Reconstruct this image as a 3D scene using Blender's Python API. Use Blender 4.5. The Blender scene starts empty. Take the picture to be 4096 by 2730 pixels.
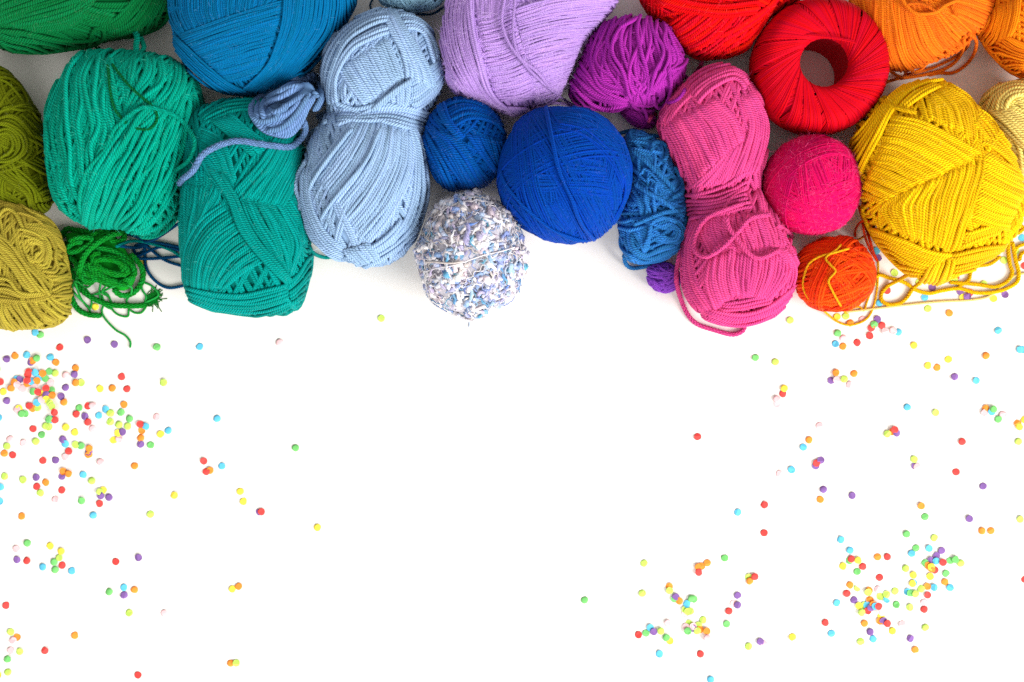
import bpy, math, random
import numpy as np

# ------------------------------------------------------------------ camera, world, lamps, exposure
S = 0.0002                    # metres per photo pixel on the table
HC = 4900.0                   # camera height in photo pixels
scene = bpy.context.scene
COL = scene.collection
cam_d = bpy.data.cameras.new('camera'); cam = bpy.data.objects.new('camera', cam_d); COL.objects.link(cam)
cam.location = (0, 0, HC * S); cam_d.sensor_width = 36.0; cam_d.lens = 36.0 * HC / 4096.0
cam_d.clip_start = 0.01; cam_d.clip_end = 50
scene.camera = cam

world = bpy.data.worlds.new('World'); scene.world = world; world.use_nodes = True
bg = world.node_tree.nodes['Background']; bg.inputs[0].default_value = (1.0, 0.965, 0.93, 1); bg.inputs[1].default_value = 0.60

def area(name, loc, target, size, size_y, power, col):
    d = bpy.data.lights.new(name, 'AREA'); d.shape = 'RECTANGLE'; d.size = size; d.size_y = size_y; d.energy = power; d.color = col
    o = bpy.data.objects.new(name, d); COL.objects.link(o); o.location = loc
    v = np.array(target) - np.array(loc)
    from mathutils import Vector
    o.rotation_euler = Vector(v).to_track_quat('-Z', 'Y').to_euler()
    return o
area('window_light', (2.9, -1.6, 2.1), (0.0, 0.0, 0), 2.0, 1.6, 196, (1.0, 0.985, 0.96))
area('side_window_light', (-0.1, -3.2, 2.2), (0.0, 0.0, 0), 2.0, 1.6, 90, (1.0, 0.99, 0.97))

vs = scene.view_settings
vs.view_transform = 'Standard'; vs.look = 'None'; vs.exposure = 0.14; vs.gamma = 1.0
scene.render.engine = 'CYCLES'
scene.cycles.use_denoising = False
scene.cycles.max_bounces = 5; scene.cycles.diffuse_bounces = 4; scene.cycles.glossy_bounces = 1
scene.cycles.transmission_bounces = 1; scene.cycles.sample_clamp_indirect = 4.0
scene.cycles.caustics_reflective = False; scene.cycles.caustics_refractive = False

rng = np.random.default_rng(7)
random.seed(7)

# ------------------------------------------------------------------ helpers: colours and materials
def lin(c):
    c = np.array(c, float) / 255.0
    return tuple(np.where(c <= 0.04045, c / 12.92, ((c + 0.055) / 1.055) ** 2.4)) + (1.0,)

def node(nt, t, **kw):
    n = nt.nodes.new(t)
    for k, v in kw.items(): setattr(n, k, v)
    return n

def math_node(nt, op, a, b=None):
    n = nt.nodes.new('ShaderNodeMath'); n.operation = op
    for i, v in enumerate((a, b)):
        if v is None: continue
        if isinstance(v, (int, float)): n.inputs[i].default_value = v
        else: nt.links.new(v, n.inputs[i])
    return n.outputs[0]

def yarn_mat(name, col, r, nply=3.0, twist=1.6, sheen=0.08, depth=0.66, var=0.26, attr=False, rough=0.6, hue=0.005):
    """twisted yarn: diagonal ply grooves from the strand's own UVs, fibre grain, a little colour variation per strand"""
    m = bpy.data.materials.new(name); m.use_nodes = True; nt = m.node_tree; L = nt.links
    b = nt.nodes['Principled BSDF']
    uv = node(nt, 'ShaderNodeUVMap', uv_map='UVMap'); sep = node(nt, 'ShaderNodeSeparateXYZ'); L.new(uv.outputs[0], sep.inputs[0])
    tint = node(nt, 'ShaderNodeUVMap', uv_map='tint'); sept = node(nt, 'ShaderNodeSeparateXYZ'); L.new(tint.outputs[0], sept.inputs[0])
    ph = math_node(nt, 'ADD', math_node(nt, 'MULTIPLY', sep.outputs[0], nply), math_node(nt, 'MULTIPLY', sep.outputs[1], twist))
    s = math_node(nt, 'ABSOLUTE', math_node(nt, 'SINE', math_node(nt, 'MULTIPLY', ph, math.pi)))
    ply = math_node(nt, 'POWER', s, 0.6)
    cmb = node(nt, 'ShaderNodeCombineXYZ')
    L.new(math_node(nt, 'MULTIPLY', ph, 4.0), cmb.inputs[0]); L.new(math_node(nt, 'MULTIPLY', sep.outputs[1], 0.9), cmb.inputs[1])
    L.new(math_node(nt, 'MULTIPLY', sept.outputs[0], 37.0), cmb.inputs[2])
    nz = node(nt, 'ShaderNodeTexNoise'); nz.inputs['Scale'].default_value = 1.3; nz.inputs['Detail'].default_value = 3; L.new(cmb.outputs[0], nz.inputs['Vector'])
    h = math_node(nt, 'ADD', ply, math_node(nt, 'MULTIPLY', nz.outputs[0], 0.7))
    bu = node(nt, 'ShaderNodeBump'); bu.inputs['Strength'].default_value = 1.0; bu.inputs['Distance'].default_value = depth * r * S
    L.new(h, bu.inputs['Height']); L.new(bu.outputs[0], b.inputs['Normal'])
    if attr:
        at = node(nt, 'ShaderNodeAttribute', attribute_name='dye'); base = at.outputs['Color']
    else:
        rgb = node(nt, 'ShaderNodeRGB'); rgb.outputs[0].default_value = lin(col); base = rgb.outputs[0]
    hs = node(nt, 'ShaderNodeHueSaturation'); L.new(base, hs.inputs['Color'])
    val = math_node(nt, 'ADD', math_node(nt, 'MULTIPLY', nz.outputs[0], var * 1.6), math_node(nt, 'MULTIPLY', sept.outputs[0], var))
    L.new(math_node(nt, 'ADD', val, 1.0 - var * 1.3), hs.inputs['Value'])
    L.new(math_node(nt, 'ADD', math_node(nt, 'MULTIPLY', sept.outputs[0], hue * 2), 0.5 - hue), hs.inputs['Hue'])
    L.new(hs.outputs[0], b.inputs['Base Color'])
    b.inputs['Roughness'].default_value = rough; b.inputs['Specular IOR Level'].default_value = 0.16
    b.inputs['Sheen Weight'].default_value = sheen; b.inputs['Sheen Roughness'].default_value = 0.45
    c = np.array(lin(col)[:3]); b.inputs['Specular Tint'].default_value = tuple(0.2 + 0.8 * c / max(c.max(), 1e-3)) + (1,)
    b.inputs['Sheen Tint'].default_value = tuple(0.06 + 0.94 * c / max(c.max(), 1e-3)) + (1,)
    return m

def fuzz_mat(name, col):
    m = bpy.data.materials.new(name); m.use_nodes = True; nt = m.node_tree
    b = nt.nodes['Principled BSDF']; b.inputs['Roughness'].default_value = 0.7
    ob = node(nt, 'ShaderNodeTexNoise'); ob.inputs['Scale'].default_value = 900
    mx = node(nt, 'ShaderNodeMix', data_type='RGBA'); nt.links.new(ob.outputs[0], mx.inputs[0])
    c = np.array(lin(col)); mx.inputs[6].default_value = tuple(c); mx.inputs[7].default_value = tuple(np.clip(c * 1.25 + 0.05, 0, 0.9))
    nt.links.new(mx.outputs[2], b.inputs['Base Color'])
    return m

# ------------------------------------------------------------------ helpers: geometry
def catmull(P, n, closed=False):
    P = np.asarray(P, float)
    if closed: Q = np.vstack([P[-1], P, P[0], P[1]])
    else: Q = np.vstack([2 * P[0] - P[1], P, 2 * P[-1] - P[-2]])
    out = []
    segs = len(Q) - 3
    for i in range(segs):
        p0, p1, p2, p3 = Q[i:i + 4]
        t = np.linspace(0, 1, 24, endpoint=False)[:, None]
        out.append(0.5 * ((2 * p1) + (-p0 + p2) * t + (2 * p0 - 5 * p1 + 4 * p2 - p3) * t ** 2 + (-p0 + 3 * p1 - 3 * p2 + p3) * t ** 3))
    C = np.vstack(out + ([] if closed else [P[-1:]]))
    if closed: C = np.vstack([C, C[:1]])
    d = np.r_[0, np.cumsum(np.linalg.norm(np.diff(C, axis=0), axis=1))]
    u = np.linspace(0, d[-1], n)
    return np.stack([np.interp(u, d, C[:, k]) for k in range(C.shape[1])], 1)

def smooth_noise(m, cells, amp):
    k = max(int(cells), 1) + 3
    c = rng.normal(0, 1, k)
    x = np.linspace(0, k - 3.001, m); i = x.astype(int); f = x - i
    c0, c1, c2, c3 = c[i], c[i + 1], c[i + 2], c[np.minimum(i + 3, k - 1)]
    return amp * 0.5 * (2 * c1 + (c2 - c0) * f + (2 * c0 - 5 * c1 + 4 * c2 - c3) * f ** 2 + (3 * c1 - c0 - 3 * c2 + c3) * f ** 3)

class Tubes:
    def __init__(self, k=6):
        self.k = k; self.V = []; self.F = []; self.UV = []; self.T = []; self.C = []; self.n = 0; self.PN = []
    def add(self, P, N, r, dye=None, cap=False):
        k = self.k; m = len(P)
        if m < 3: return
        T = np.gradient(P, axis=0); T /= np.linalg.norm(T, axis=1)[:, None] + 1e-9
        N = N - (N * T).sum(1)[:, None] * T
        bad = np.linalg.norm(N, axis=1) < 1e-3
        N[bad] += np.array([0.3, 0.2, 1.0]); N = N - (N * T).sum(1)[:, None] * T
        N /= np.linalg.norm(N, axis=1)[:, None] + 1e-9
        B = np.cross(T, N)
        R = np.broadcast_to(np.asarray(r, float), (m,)).copy()
        if cap: R[0] *= .35; R[-1] *= .35
        a = np.arange(k) * 2 * np.pi / k
        ring = P[:, None, :] + R[:, None, None] * (np.cos(a)[None, :, None] * N[:, None, :] + np.sin(a)[None, :, None] * B[:, None, :])
        self.V.append(ring.reshape(-1, 3))
        i = np.arange(m - 1)[:, None]; j = np.arange(k)[None, :]; jn = (j + 1) % k
        f = np.stack([i * k + j, i * k + jn, (i + 1) * k + jn, (i + 1) * k + j], -1).reshape(-1, 4) + self.n
        self.F.append(f)
        s = np.r_[0, np.cumsum(np.linalg.norm(np.diff(P, axis=0), axis=1))] / (2 * np.mean(R) + 1e-9)
        s = s + rng.random() * 10
        u0 = np.broadcast_to(j / k, (m - 1, k)); u1 = u0 + 1.0 / k
        v0 = np.broadcast_to(s[:-1, None], (m - 1, k)); v1 = np.broadcast_to(s[1:, None], (m - 1, k))
        uv = np.stack([np.stack([u0, v0], -1), np.stack([u1, v0], -1), np.stack([u1, v1], -1), np.stack([u0, v1], -1)], 2)
        self.UV.append(uv.reshape(-1, 2))
        self.T.append(np.full(((m - 1) * k * 4, 2), rng.random()))
        if dye is not None: self.C.append(np.repeat(np.broadcast_to(dye, (m, 3)), k, axis=0))
        self.PN.append((P, N, T, R))
        self.n += m * k
    def build(self, name, mat, parent=None, flat=False):
        V = np.vstack(self.V) * S; F = np.vstack(self.F); UV = np.vstack(self.UV); T = np.vstack(self.T)
        me = bpy.data.meshes.new(name)
        me.vertices.add(len(V)); me.vertices.foreach_set('co', V.astype(np.float32).ravel())
        me.loops.add(F.size); me.loops.foreach_set('vertex_index', F.astype(np.int32).ravel())
        me.polygons.add(len(F)); me.polygons.foreach_set('loop_start', (np.arange(len(F)) * 4).astype(np.int32))
        me.polygons.foreach_set('loop_total', np.full(len(F), 4, np.int32))
        me.update(calc_edges=True)
        me.polygons.foreach_set('use_smooth', np.ones(len(F), bool))
        me.uv_layers.new(name='UVMap').data.foreach_set('uv', UV.astype(np.float32).ravel())
        me.uv_layers.new(name='tint').data.foreach_set('uv', T.astype(np.float32).ravel())
        if self.C:
            at = me.color_attributes.new('dye', 'FLOAT_COLOR', 'POINT')
            c = np.c_[np.vstack(self.C), np.ones(len(V))]; at.data.foreach_set('color', c.astype(np.float32).ravel())
        me.materials.append(mat)
        global TRIS; TRIS += len(F) * 2
        return link(name, me, parent)
TRIS = 0

def link(name, me, parent=None):
    o = bpy.data.objects.new(name, me); COL.objects.link(o)
    if parent is not None:
        o.parent = parent; o.matrix_parent_inverse = parent.matrix_world.inverted() if False else o.matrix_parent_inverse
        o.location = tuple(-np.array(parent.location))
    return o

def raw_mesh(name, V, F, mat, parent=None, smooth=True):
    me = bpy.data.meshes.new(name); me.from_pydata([tuple(v) for v in np.asarray(V) * S], [], [tuple(f) for f in F]); me.update()
    if smooth: me.polygons.foreach_set('use_smooth', np.ones(len(me.polygons), bool))
    me.materials.append(mat)
    global TRIS; TRIS += sum(len(f) - 2 for f in F)
    return link(name, me, parent)

def thing(name, label, cat, at, group=None):
    o = bpy.data.objects.new(name, None); COL.objects.link(o)
    o.empty_display_size = 0.02
    o.location = ((at[0] - 2048) * S, (1365 - at[1]) * S, 0)
    o['label'] = label; o['category'] = cat
    if group: o['group'] = group
    return o

# photo crops that the winding guides were read from: (origin x, origin y, magnification)
CROPS = {'f': (0, 0, 1), 'd': (0, 0, 2353 / 4096), 'z1': (0, 0, 2.24), 'z2': (0, 650, 2.0366), 'z3': (650, 0, 2.24), 'z4': (650, 600, 2.24),
         'z5': (1150, 0, 2.24), 'z6': (1150, 600, 2.24), 'z7': (1650, 0, 2.24), 'z8': (1600, 650, 2.24), 'z9': (2200, 0, 2.614),
         'z10': (2400, 500, 1.7424), 'z11': (2900, 0, 2.613), 'z12': (3000, 500, 1.845), 'z13': (3400, 0, 2.614), 'z14': (3400, 250, 2.24), 'z15': (3400, 850, 2.8506)}
def px(crop, pts):
    ox, oy, s = CROPS[crop]
    return np.array([(ox + x / s, oy + y / s) for x, y in pts], float)

BLOBS = []
class Blob:
    """a rounded body lying on the table: plan outline, half height, rounded profile"""
    def __init__(self, crop, outline, centre, hz, p=2.3, base=0.0, solid=True):
        self.zc = base + hz; self.hz = hz; self.p = p; self.base = base
        k = 1 - self.zc / HC
        O = px(crop, outline); c = px(crop, [centre])[0]
        self.cf = c
        self.c = np.array([(c[0] - 2048) * k, (1365 - c[1]) * k])
        W = np.stack([(O[:, 0] - 2048) * k, (1365 - O[:, 1]) * k], 1) - self.c
        th = np.arctan2(W[:, 1], W[:, 0]); W = W[np.argsort(th)]
        D = catmull(W, 400, closed=True)
        t = np.arctan2(D[:, 1], D[:, 0]); r = np.hypot(D[:, 0], D[:, 1]); o = np.argsort(t); t = t[o]; r = r[o]
        self.t = np.r_[t - 2 * np.pi, t, t + 2 * np.pi]; self.r = np.r_[r, r, r]
        self.r = self.r - min(8.0, 0.05 * r.mean()); self.rm = r.mean(); self.k = k
        if solid: BLOBS.append(self)
    def R(self, th): return np.interp(th, self.t, self.r)
    def prof(self, rho): return np.maximum(1 - np.clip(rho, 0, 1) ** self.p, 0) ** (1 / self.p)
    def polar(self, X, Y):
        dx = X - self.c[0]; dy = Y - self.c[1]; th = np.arctan2(dy, dx)
        return np.hypot(dx, dy) / self.R(th), th
    def point(self, rho, th, sgn=1.0, lift=0.0):
        rho = np.asarray(rho, float); th = np.asarray(th, float)
        Rt = self.R(th)
        z = self.zc + np.where(sgn >= 0, self.hz, -self.zc + self.base) * self.prof(rho)
        P = np.stack([self.c[0] + Rt * rho * np.cos(th), self.c[1] + Rt * rho * np.sin(th), z], -1)
        g = self.prof(rho)
        N = np.stack([np.cos(th) * rho / Rt, np.sin(th) * rho / Rt, np.where(sgn >= 0, 1, -1) * g / self.hz], -1)
        N /= np.linalg.norm(N, axis=-1, keepdims=True) + 1e-9
        return P + N * np.asarray(lift)[..., None], N
    def on(self, F, lift=0.0):
        """photo pixels -> points on the upper surface (running over the edge and under when outside the outline)"""
        X = (F[:, 0] - 2048); Y = (1365 - F[:, 1])
        rho, th = self.polar(X * self.k, Y * self.k)
        ze = self.zc + self.hz * self.prof(rho)
        kk = 1 - ze / HC
        rho, th = self.polar(X * kk, Y * kk)
        sgn = np.where(rho <= 1, 1.0, -1.0)
        rr = np.where(rho <= 1, rho, np.maximum(2 - rho, 0.35))
        return self.point(rr, th, sgn, lift)
    def dirs(self, D, lift=0.0):
        rho = np.hypot(D[:, 0], D[:, 1]); th = np.arctan2(D[:, 1], D[:, 0])
        return self.point(rho, th, np.where(D[:, 2] >= 0, 1.0, -1.0), lift)
    def top(self, X, Y):
        rho, _ = self.polar(X, Y)
        return np.where(rho < 1, self.zc + self.hz * self.prof(rho), -1.0)
    def core(self, name, mat, parent, shrink):
        nu, nv = 48, 20; V = []; F = []
        for i in range(nv + 1):
            ph = math.pi * i / nv
            th = np.arange(nu) * 2 * np.pi / nu
            D = np.stack([np.sin(ph) * np.cos(th), np.sin(ph) * np.sin(th), np.full(nu, np.cos(ph))], 1)
            P, N = self.dirs(D, -shrink); P[:, 2] = np.maximum(P[:, 2], self.base + 1.0); V.append(P)
        V = np.vstack(V)
        for i in range(nv):
            for j in range(nu):
                F.append((i * nu + j, (i + 1) * nu + j, (i + 1) * nu + (j + 1) % nu, i * nu + (j + 1) % nu))
        return raw_mesh(name, V, F, mat, parent)

def nseg(L, r): return int(np.clip(L / max(1.6 * r, 9), 8, 90))

def band(tb, blob, A, B, r, n=None, lift=0.0, wob=0.35, sink=1.25, jit=0.35, gap=0.82, dye=None, lj=0.16):
    """a sheet of parallel turns between two guide lines"""
    La = np.linalg.norm(np.diff(A, axis=0), axis=1).sum(); Lb = np.linalg.norm(np.diff(B, axis=0), axis=1).sum()
    m = nseg(max(La, Lb), r)
    a = catmull(A, m); b = catmull(B, m)
    if n is None:
        w = np.max(np.linalg.norm(a - b, axis=1)); n = max(int(round(w / (2 * r * gap))), 1)
    s = np.linspace(0, 1, m)
    ends = np.minimum(np.minimum(s, 1 - s) / 0.09, 1.0)
    for i in range(n):
        t = (i + 0.5) / n + rng.normal(0, jit * 0.3) / n
        C = a * (1 - t) + b * t
        T = np.gradient(C, axis=0); T /= np.linalg.norm(T, axis=1)[:, None] + 1e-9
        nrm = np.stack([-T[:, 1], T[:, 0]], 1)
        C = C + nrm * smooth_noise(m, 1 + m // 9, wob * r * 0.55)[:, None]
        lf = lift + rng.normal(0, lj) * r + smooth_noise(m, 2 + m // 12, 0.10 * r + lj * 0.4 * r) - sink * r * (1 - ends) ** 1.5
        P, N = blob.on(C, lf)
        P[:, 2] = np.maximum(P[:, 2], r * 0.9)
        tb.add(P, N, r * (1 + rng.normal(0, 0.05)), dye)

def wraps(tb, blob, az, el, r, lift=0.0, d0=-0.96, d1=0.96, gap=1.0, jit=0.5, zmin=-0.45, wob=0.03, dye=None):
    """turns round the whole body: parallel planes with normal (az, el)"""
    nn = np.array([math.cos(el) * math.cos(az), math.cos(el) * math.sin(az), math.sin(el)])
    u = np.cross(nn, [0.1, 0.2, 1.0]); u /= np.linalg.norm(u); v = np.cross(nn, u)
    cnt = max(int((d1 - d0) * blob.rm / (2 * r * gap)), 1)
    for i in range(cnt):
        d = d0 + (d1 - d0) * (i + 0.5 + rng.normal(0, jit * 0.3)) / cnt
        if abs(d) > 0.985: continue
        m = int(np.clip(2 * np.pi * blob.rm * math.sqrt(1 - d * d) / max(2.1 * r, 12), 14, 130))
        t = np.linspace(0, 2 * np.pi, m) + rng.random() * 0.2
        q = np.clip(d + smooth_noise(m, 7, wob), -0.985, 0.985)
        D = q[:, None] * nn + np.sqrt(1 - q ** 2)[:, None] * (np.cos(t)[:, None] * u + np.sin(t)[:, None] * v)
        ok = D[:, 2] > zmin
        lf = lift + rng.normal(0, 0.2) * r + smooth_noise(m, 8, 0.1 * r)
        P, N = blob.dirs(D, lf); P[:, 2] = np.maximum(P[:, 2], r * 0.9)
        # cut the run that lies under the body
        if ok.all(): runs = [np.arange(m)]
        else:
            idx = np.where(~ok)[0][0]; rolled = np.r_[np.arange(idx, m), np.arange(0, idx)]
            keep = ok[rolled]; runs = []; cur = []
            for q_, kf in zip(rolled, keep):
                if kf: cur.append(q_)
                elif cur: runs.append(np.array(cur)); cur = []
            if cur: runs.append(np.array(cur))
        for rr in runs:
            if len(rr) > 3: tb.add(P[rr], N[rr], r * (1 + rng.normal(0, 0.05)), dye)

def lay(F, r, extra=0.0, blobs=None, m=None, lift_ends=True, zpath=None, over=0.0):
    """photo pixels -> a path lying on whatever is highest there (bodies or the table)"""
    L = np.linalg.norm(np.diff(F, axis=0), axis=1).sum()
    m = m or int(np.clip(L / max(r * 1.2, 5), 12, 260))
    C = catmull(F, m)
    z = np.full(m, r)
    for _ in range(10):
        k = 1 - z / HC; X = (C[:, 0] - 2048) * k; Y = (1365 - C[:, 1]) * k
        t = np.zeros(m)
        for b in (BLOBS if blobs is None else blobs): t = np.maximum(t, b.top(X, Y))
        z = 0.5 * z + 0.5 * (t + r + np.where(t > 5, extra + over, 0))
    if zpath is not None: z = catmull(np.stack([np.arange(len(zpath)), np.array(zpath, float)], 1), m)[:, 1]
    # a yarn spans hollows instead of following every dip
    zz = z.copy(); w = max(int(m * 0.03), 2)
    for _ in range(3):
        pad = np.pad(zz, w, mode='edge'); zz = np.maximum(z, np.convolve(pad, np.ones(2 * w + 1) / (2 * w + 1), 'same')[w:-w])
    pad = np.pad(zz, w, mode='edge'); zz = np.convolve(pad, np.ones(2 * w + 1) / (2 * w + 1), 'same')[w:-w]
    k = 1 - zz / HC
    P = np.stack([(C[:, 0] - 2048) * k, (1365 - C[:, 1]) * k, zz], 1)
    return P

def cord(tb, P, r, ply=3, pitch=4.2, taper=True, dye=None):
    """a loose strand built from its twisted plies"""
    L = np.linalg.norm(np.diff(P, axis=0), axis=1).sum()
    m = int(np.clip(L / (pitch * r / 7), 24, 700))
    C = catmull(P, m)
    N0 = np.tile([0.05, 0.03, 1.0], (m, 1)); T = np.gradient(C, axis=0); T /= np.linalg.norm(T, axis=1)[:, None] + 1e-9
    N0 = N0 - (N0 * T).sum(1)[:, None] * T; N0 /= np.linalg.norm(N0, axis=1)[:, None] + 1e-9; B = np.cross(T, N0)
    s = np.linspace(0, L, m)
    for j in range(ply):
        a = 2 * np.pi * (s / (pitch * r) + j / ply)
        off = 0.47 * r
        Q = C + off * (np.cos(a)[:, None] * N0 + np.sin(a)[:, None] * B)
        tb.add(Q, N0.copy(), r * 0.58 * np.minimum(1, 0.5 + np.minimum(s, L - s) / (2 * r)), dye, cap=True)

def fuzz(tubesets, count, length, width, mat, parent, up=0.7, name='fuzz'):
    """loose fibres standing off the yarn"""
    Ps, Ns, Ts, Rs = [], [], [], []
    for tb in tubesets:
        for P, N, T, R in tb.PN: Ps.append(P); Ns.append(N); Ts.append(T); Rs.append(R)
    P = np.vstack(Ps); N = np.vstack(Ns); T = np.vstack(Ts); R = np.concatenate(Rs)
    sel = np.where((N[:, 2] > -0.2) & (P[:, 2] > 10))[0]
    count = int(count * (0.55 if up >= 0.7 else 1.0)); i = rng.choice(sel, count); width *= 0.72; length *= 0.85
    p, n, t = P[i], N[i], T[i]
    b = np.cross(n, t)
    a = rng.normal(0, 1, count)[:, None]
    d = n * up * (0.3 + rng.random((count, 1))) + t * rng.normal(0, 0.8, (count, 1)) + b * a * 0.8
    d /= np.linalg.norm(d, axis=1)[:, None]
    c = rng.normal(0, 0.8, (count, 3))
    L = length * (0.35 + rng.random(count) ** 1.5)[:, None]
    p0 = p + n * R[i][:, None] * 0.8
    p1 = p0 + d * L * 0.5; p2 = p0 + d * L * 0.85 + c * L * 0.10; p3 = p2 + (d * 0.4 + c * 0.25) * L * 0.4
    w = rng.normal(0, 1, (count, 3)); w -= (w * d).sum(1)[:, None] * d; w /= np.linalg.norm(w, axis=1)[:, None]; w *= width
    V = np.stack([p0 - w, p0 + w, p1 - w, p1 + w, p2 - w * .7, p2 + w * .7, p3], 1).reshape(-1, 3)
    V[:, 2] = np.maximum(V[:, 2], 0.5)
    o = np.arange(count)[:, None] * 7
    tri = np.concatenate([o + np.array([0, 1, 3]), o + np.array([0, 3, 2]), o + np.array([2, 3, 5]), o + np.array([2, 5, 4]), o + np.array([4, 5, 6])], 0)
    me = bpy.data.meshes.new(name); me.vertices.add(len(V)); me.vertices.foreach_set('co', (V * S).astype(np.float32).ravel())
    me.loops.add(tri.size); me.loops.foreach_set('vertex_index', tri.astype(np.int32).ravel())
    me.polygons.add(len(tri)); me.polygons.foreach_set('loop_start', (np.arange(len(tri)) * 3).astype(np.int32)); me.polygons.foreach_set('loop_total', np.full(len(tri), 3, np.int32))
    me.update(calc_edges=True); me.materials.append(mat)
    global TRIS; TRIS += len(tri)
    ob = link(name, me, parent); ob['kind'] = 'stuff'
    return ob

# ------------------------------------------------------------------ the table
def table_mat():
    m = bpy.data.materials.new('white_table'); m.use_nodes = True; nt = m.node_tree; b = nt.nodes['Principled BSDF']
    tc = node(nt, 'ShaderNodeTexCoord'); n = node(nt, 'ShaderNodeTexNoise'); n.inputs['Scale'].default_value = 6; n.inputs['Detail'].default_value = 5
    nt.links.new(tc.outputs['Object'], n.inputs['Vector'])
    mx = node(nt, 'ShaderNodeMix', data_type='RGBA'); nt.links.new(n.outputs[0], mx.inputs[0])
    mx.inputs[6].default_value = (0.81, 0.775, 0.735, 1); mx.inputs[7].default_value = (0.84, 0.81, 0.775, 1)
    nt.links.new(mx.outputs[2], b.inputs['Base Color']); b.inputs['Roughness'].default_value = 0.55; b.inputs['Specular IOR Level'].default_value = 0.3
    return m
tt = raw_mesh('tabletop', [(-7000, -6000, 0), (7000, -6000, 0), (7000, 6000, 0), (-7000, 6000, 0)], [(0, 1, 2, 3)], table_mat(), smooth=False)
tt['kind'] = 'structure'

# ------------------------------------------------------------------ yarn objects
def bands(root, mat, blob, r, specs, **kw):
    """each spec: (crop, guide A, guide B, options); every sheet of turns is a part of its own"""
    sets = []
    for sp in specs:
        crop, A, B = sp[:3]; o = dict(kw); o.update(sp[3] if len(sp) > 3 else {})
        nm = o.pop('name', 'winding'); rr = o.pop('r', r)
        tb = Tubes(6); band(tb, blob, px(crop, A), px(crop, B), rr, **o); tb.build(nm, mat, root); sets.append(tb)
    return sets

def under(root, mat, blob, r, fams, lift=-0.62, **kw):
    tb = Tubes(5)
    for az, el in fams: wraps(tb, blob, math.radians(az), math.radians(el), r, lift=lift * r, **kw)
    tb.build('under_winding', mat, root); return tb

def ball_winding(root, mat, blob, r, nfam, seed, lift0=-0.4, zmin=-0.4):
    """sheets of turns laid one over the other in changing directions, as a ball is wound"""
    rg = np.random.default_rng(seed); sets = []
    for k in range(nfam):
        tb = Tubes(5); az = rg.random() * 2 * math.pi; el = rg.uniform(-0.9, 0.9); w = rg.uniform(0.3, 0.6); d = rg.uniform(-0.55, 0.55 - w) if w < 0.5 else -w / 2
        wraps(tb, blob, az, el, r, lift=(lift0 + 1.5 * k / nfam) * r, d0=d, d1=d + w, gap=0.84, jit=0.4, zmin=zmin, wob=0.008)
        tb.build('winding', mat, root); sets.append(tb)
    return sets

def loose(root, mat, items, name='loose_strand'):
    """items: (crop, points, radius, options)"""
    sets = []
    for it in items:
        crop, pts, r = it[:3]; o = it[3] if len(it) > 3 else {}
        P = lay(px(crop, pts), r, extra=o.get('extra', 0.0), zpath=o.get('zpath'), over=10.0)
        tb = Tubes(6); cord(tb, P, r, ply=o.get('ply', 3), pitch=o.get('pitch', 4.2)); tb.build(name, mat, root); sets.append(tb)
    return sets

# ------------------------------------------------------------------ bodies (plan outlines in overview pixels)
BL = {}
BL['dark_green'] = Blob('d', [(-170, 40), (-100, 100), (0, 112), (90, 118), (180, 105), (260, 92), (330, 74), (375, 50), (392, 5), (370, -60), (280, -120), (120, -150), (-60, -110), (-160, -40)], (110, -20), 150, 2.4)
BL['emerald'] = Blob('d', [(190, 118), (250, 113), (330, 117), (400, 133), (448, 180), (462, 232), (456, 330), (422, 420), (408, 490), (370, 533), (328, 545), (270, 525), (215, 528), (168, 508), (133, 475), (112, 400), (106, 300), (117, 240), (142, 190), (163, 150)], (285, 325), 190, 2.3)
BL['teal'] = Blob('d', [(440, 262), (500, 232), (580, 222), (650, 240), (690, 300), (702, 420), (712, 540), (715, 590), (706, 650), (690, 700), (668, 722), (600, 728), (520, 722), (460, 708), (432, 685), (420, 620), (413, 540), (416, 440), (422, 350)], (565, 475), 185, 2.4)
BL['peacock'] = Blob('d', [(386, 20), (402, 110), (432, 162), (480, 200), (540, 215), (600, 213), (670, 187), (722, 140), (764, 90), (802, 30), (822, -20), (800, -90), (700, -150), (540, -150), (420, -90), (392, -30)], (605, 40), 215, 2.3)
BL['light_blue_top'] = Blob('d', [(885, 20), (935, 30), (985, 58), (1005, 100), (1020, 160), (1015, 212), (988, 258), (958, 292), (860, 315), (760, 292), (750, 240), (735, 180), (742, 130), (772, 80), (822, 42)], (872, 155), 175, 2.3)
BL['light_blue_low'] = Blob('d', [(740, 275), (706, 330), (692, 380), (687, 430), (692, 490), (716, 550), (762, 592), (850, 616), (912, 603), (950, 560), (976, 490), (986, 430), (978, 360), (968, 290), (950, 252), (860, 235), (765, 252)], (845, 430), 185, 2.3)
BL['pale_blue'] = Blob('d', [(868, 0), (900, 20), (950, 28), (1000, 15), (1025, -10), (1040, -70), (1000, -140), (930, -155), (870, -110), (852, -50)], (945, -62), 150, 2.1)
BL['lilac'] = Blob('d', [(1020, 30), (1008, 90), (1012, 150), (1026, 192), (1048, 218), (1092, 234), (1142, 252), (1190, 264), (1222, 252), (1268, 235), (1290, 214), (1312, 168), (1342, 100), (1382, 55), (1425, 5), (1440, -60), (1400, -120), (1250, -160), (1090, -130), (1035, -50)], (1195, 65), 205, 2.3)
BL['violet'] = Blob('d', [(1345, 95), (1385, 52), (1440, 40), (1500, 50), (1537, 62), (1562, 100), (1580, 142), (1574, 186), (1556, 214), (1520, 238), (1478, 252), (1440, 250), (1400, 254), (1340, 244), (1310, 224), (1310, 190), (1328, 150)], (1450, 160), 150, 2.4)
BL['violet_tail'] = Blob('d', [(1425, 250), (1470, 245), (1502, 262), (1507, 285), (1490, 295), (1455, 285)], (1468, 270), 55, 2.2)
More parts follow.
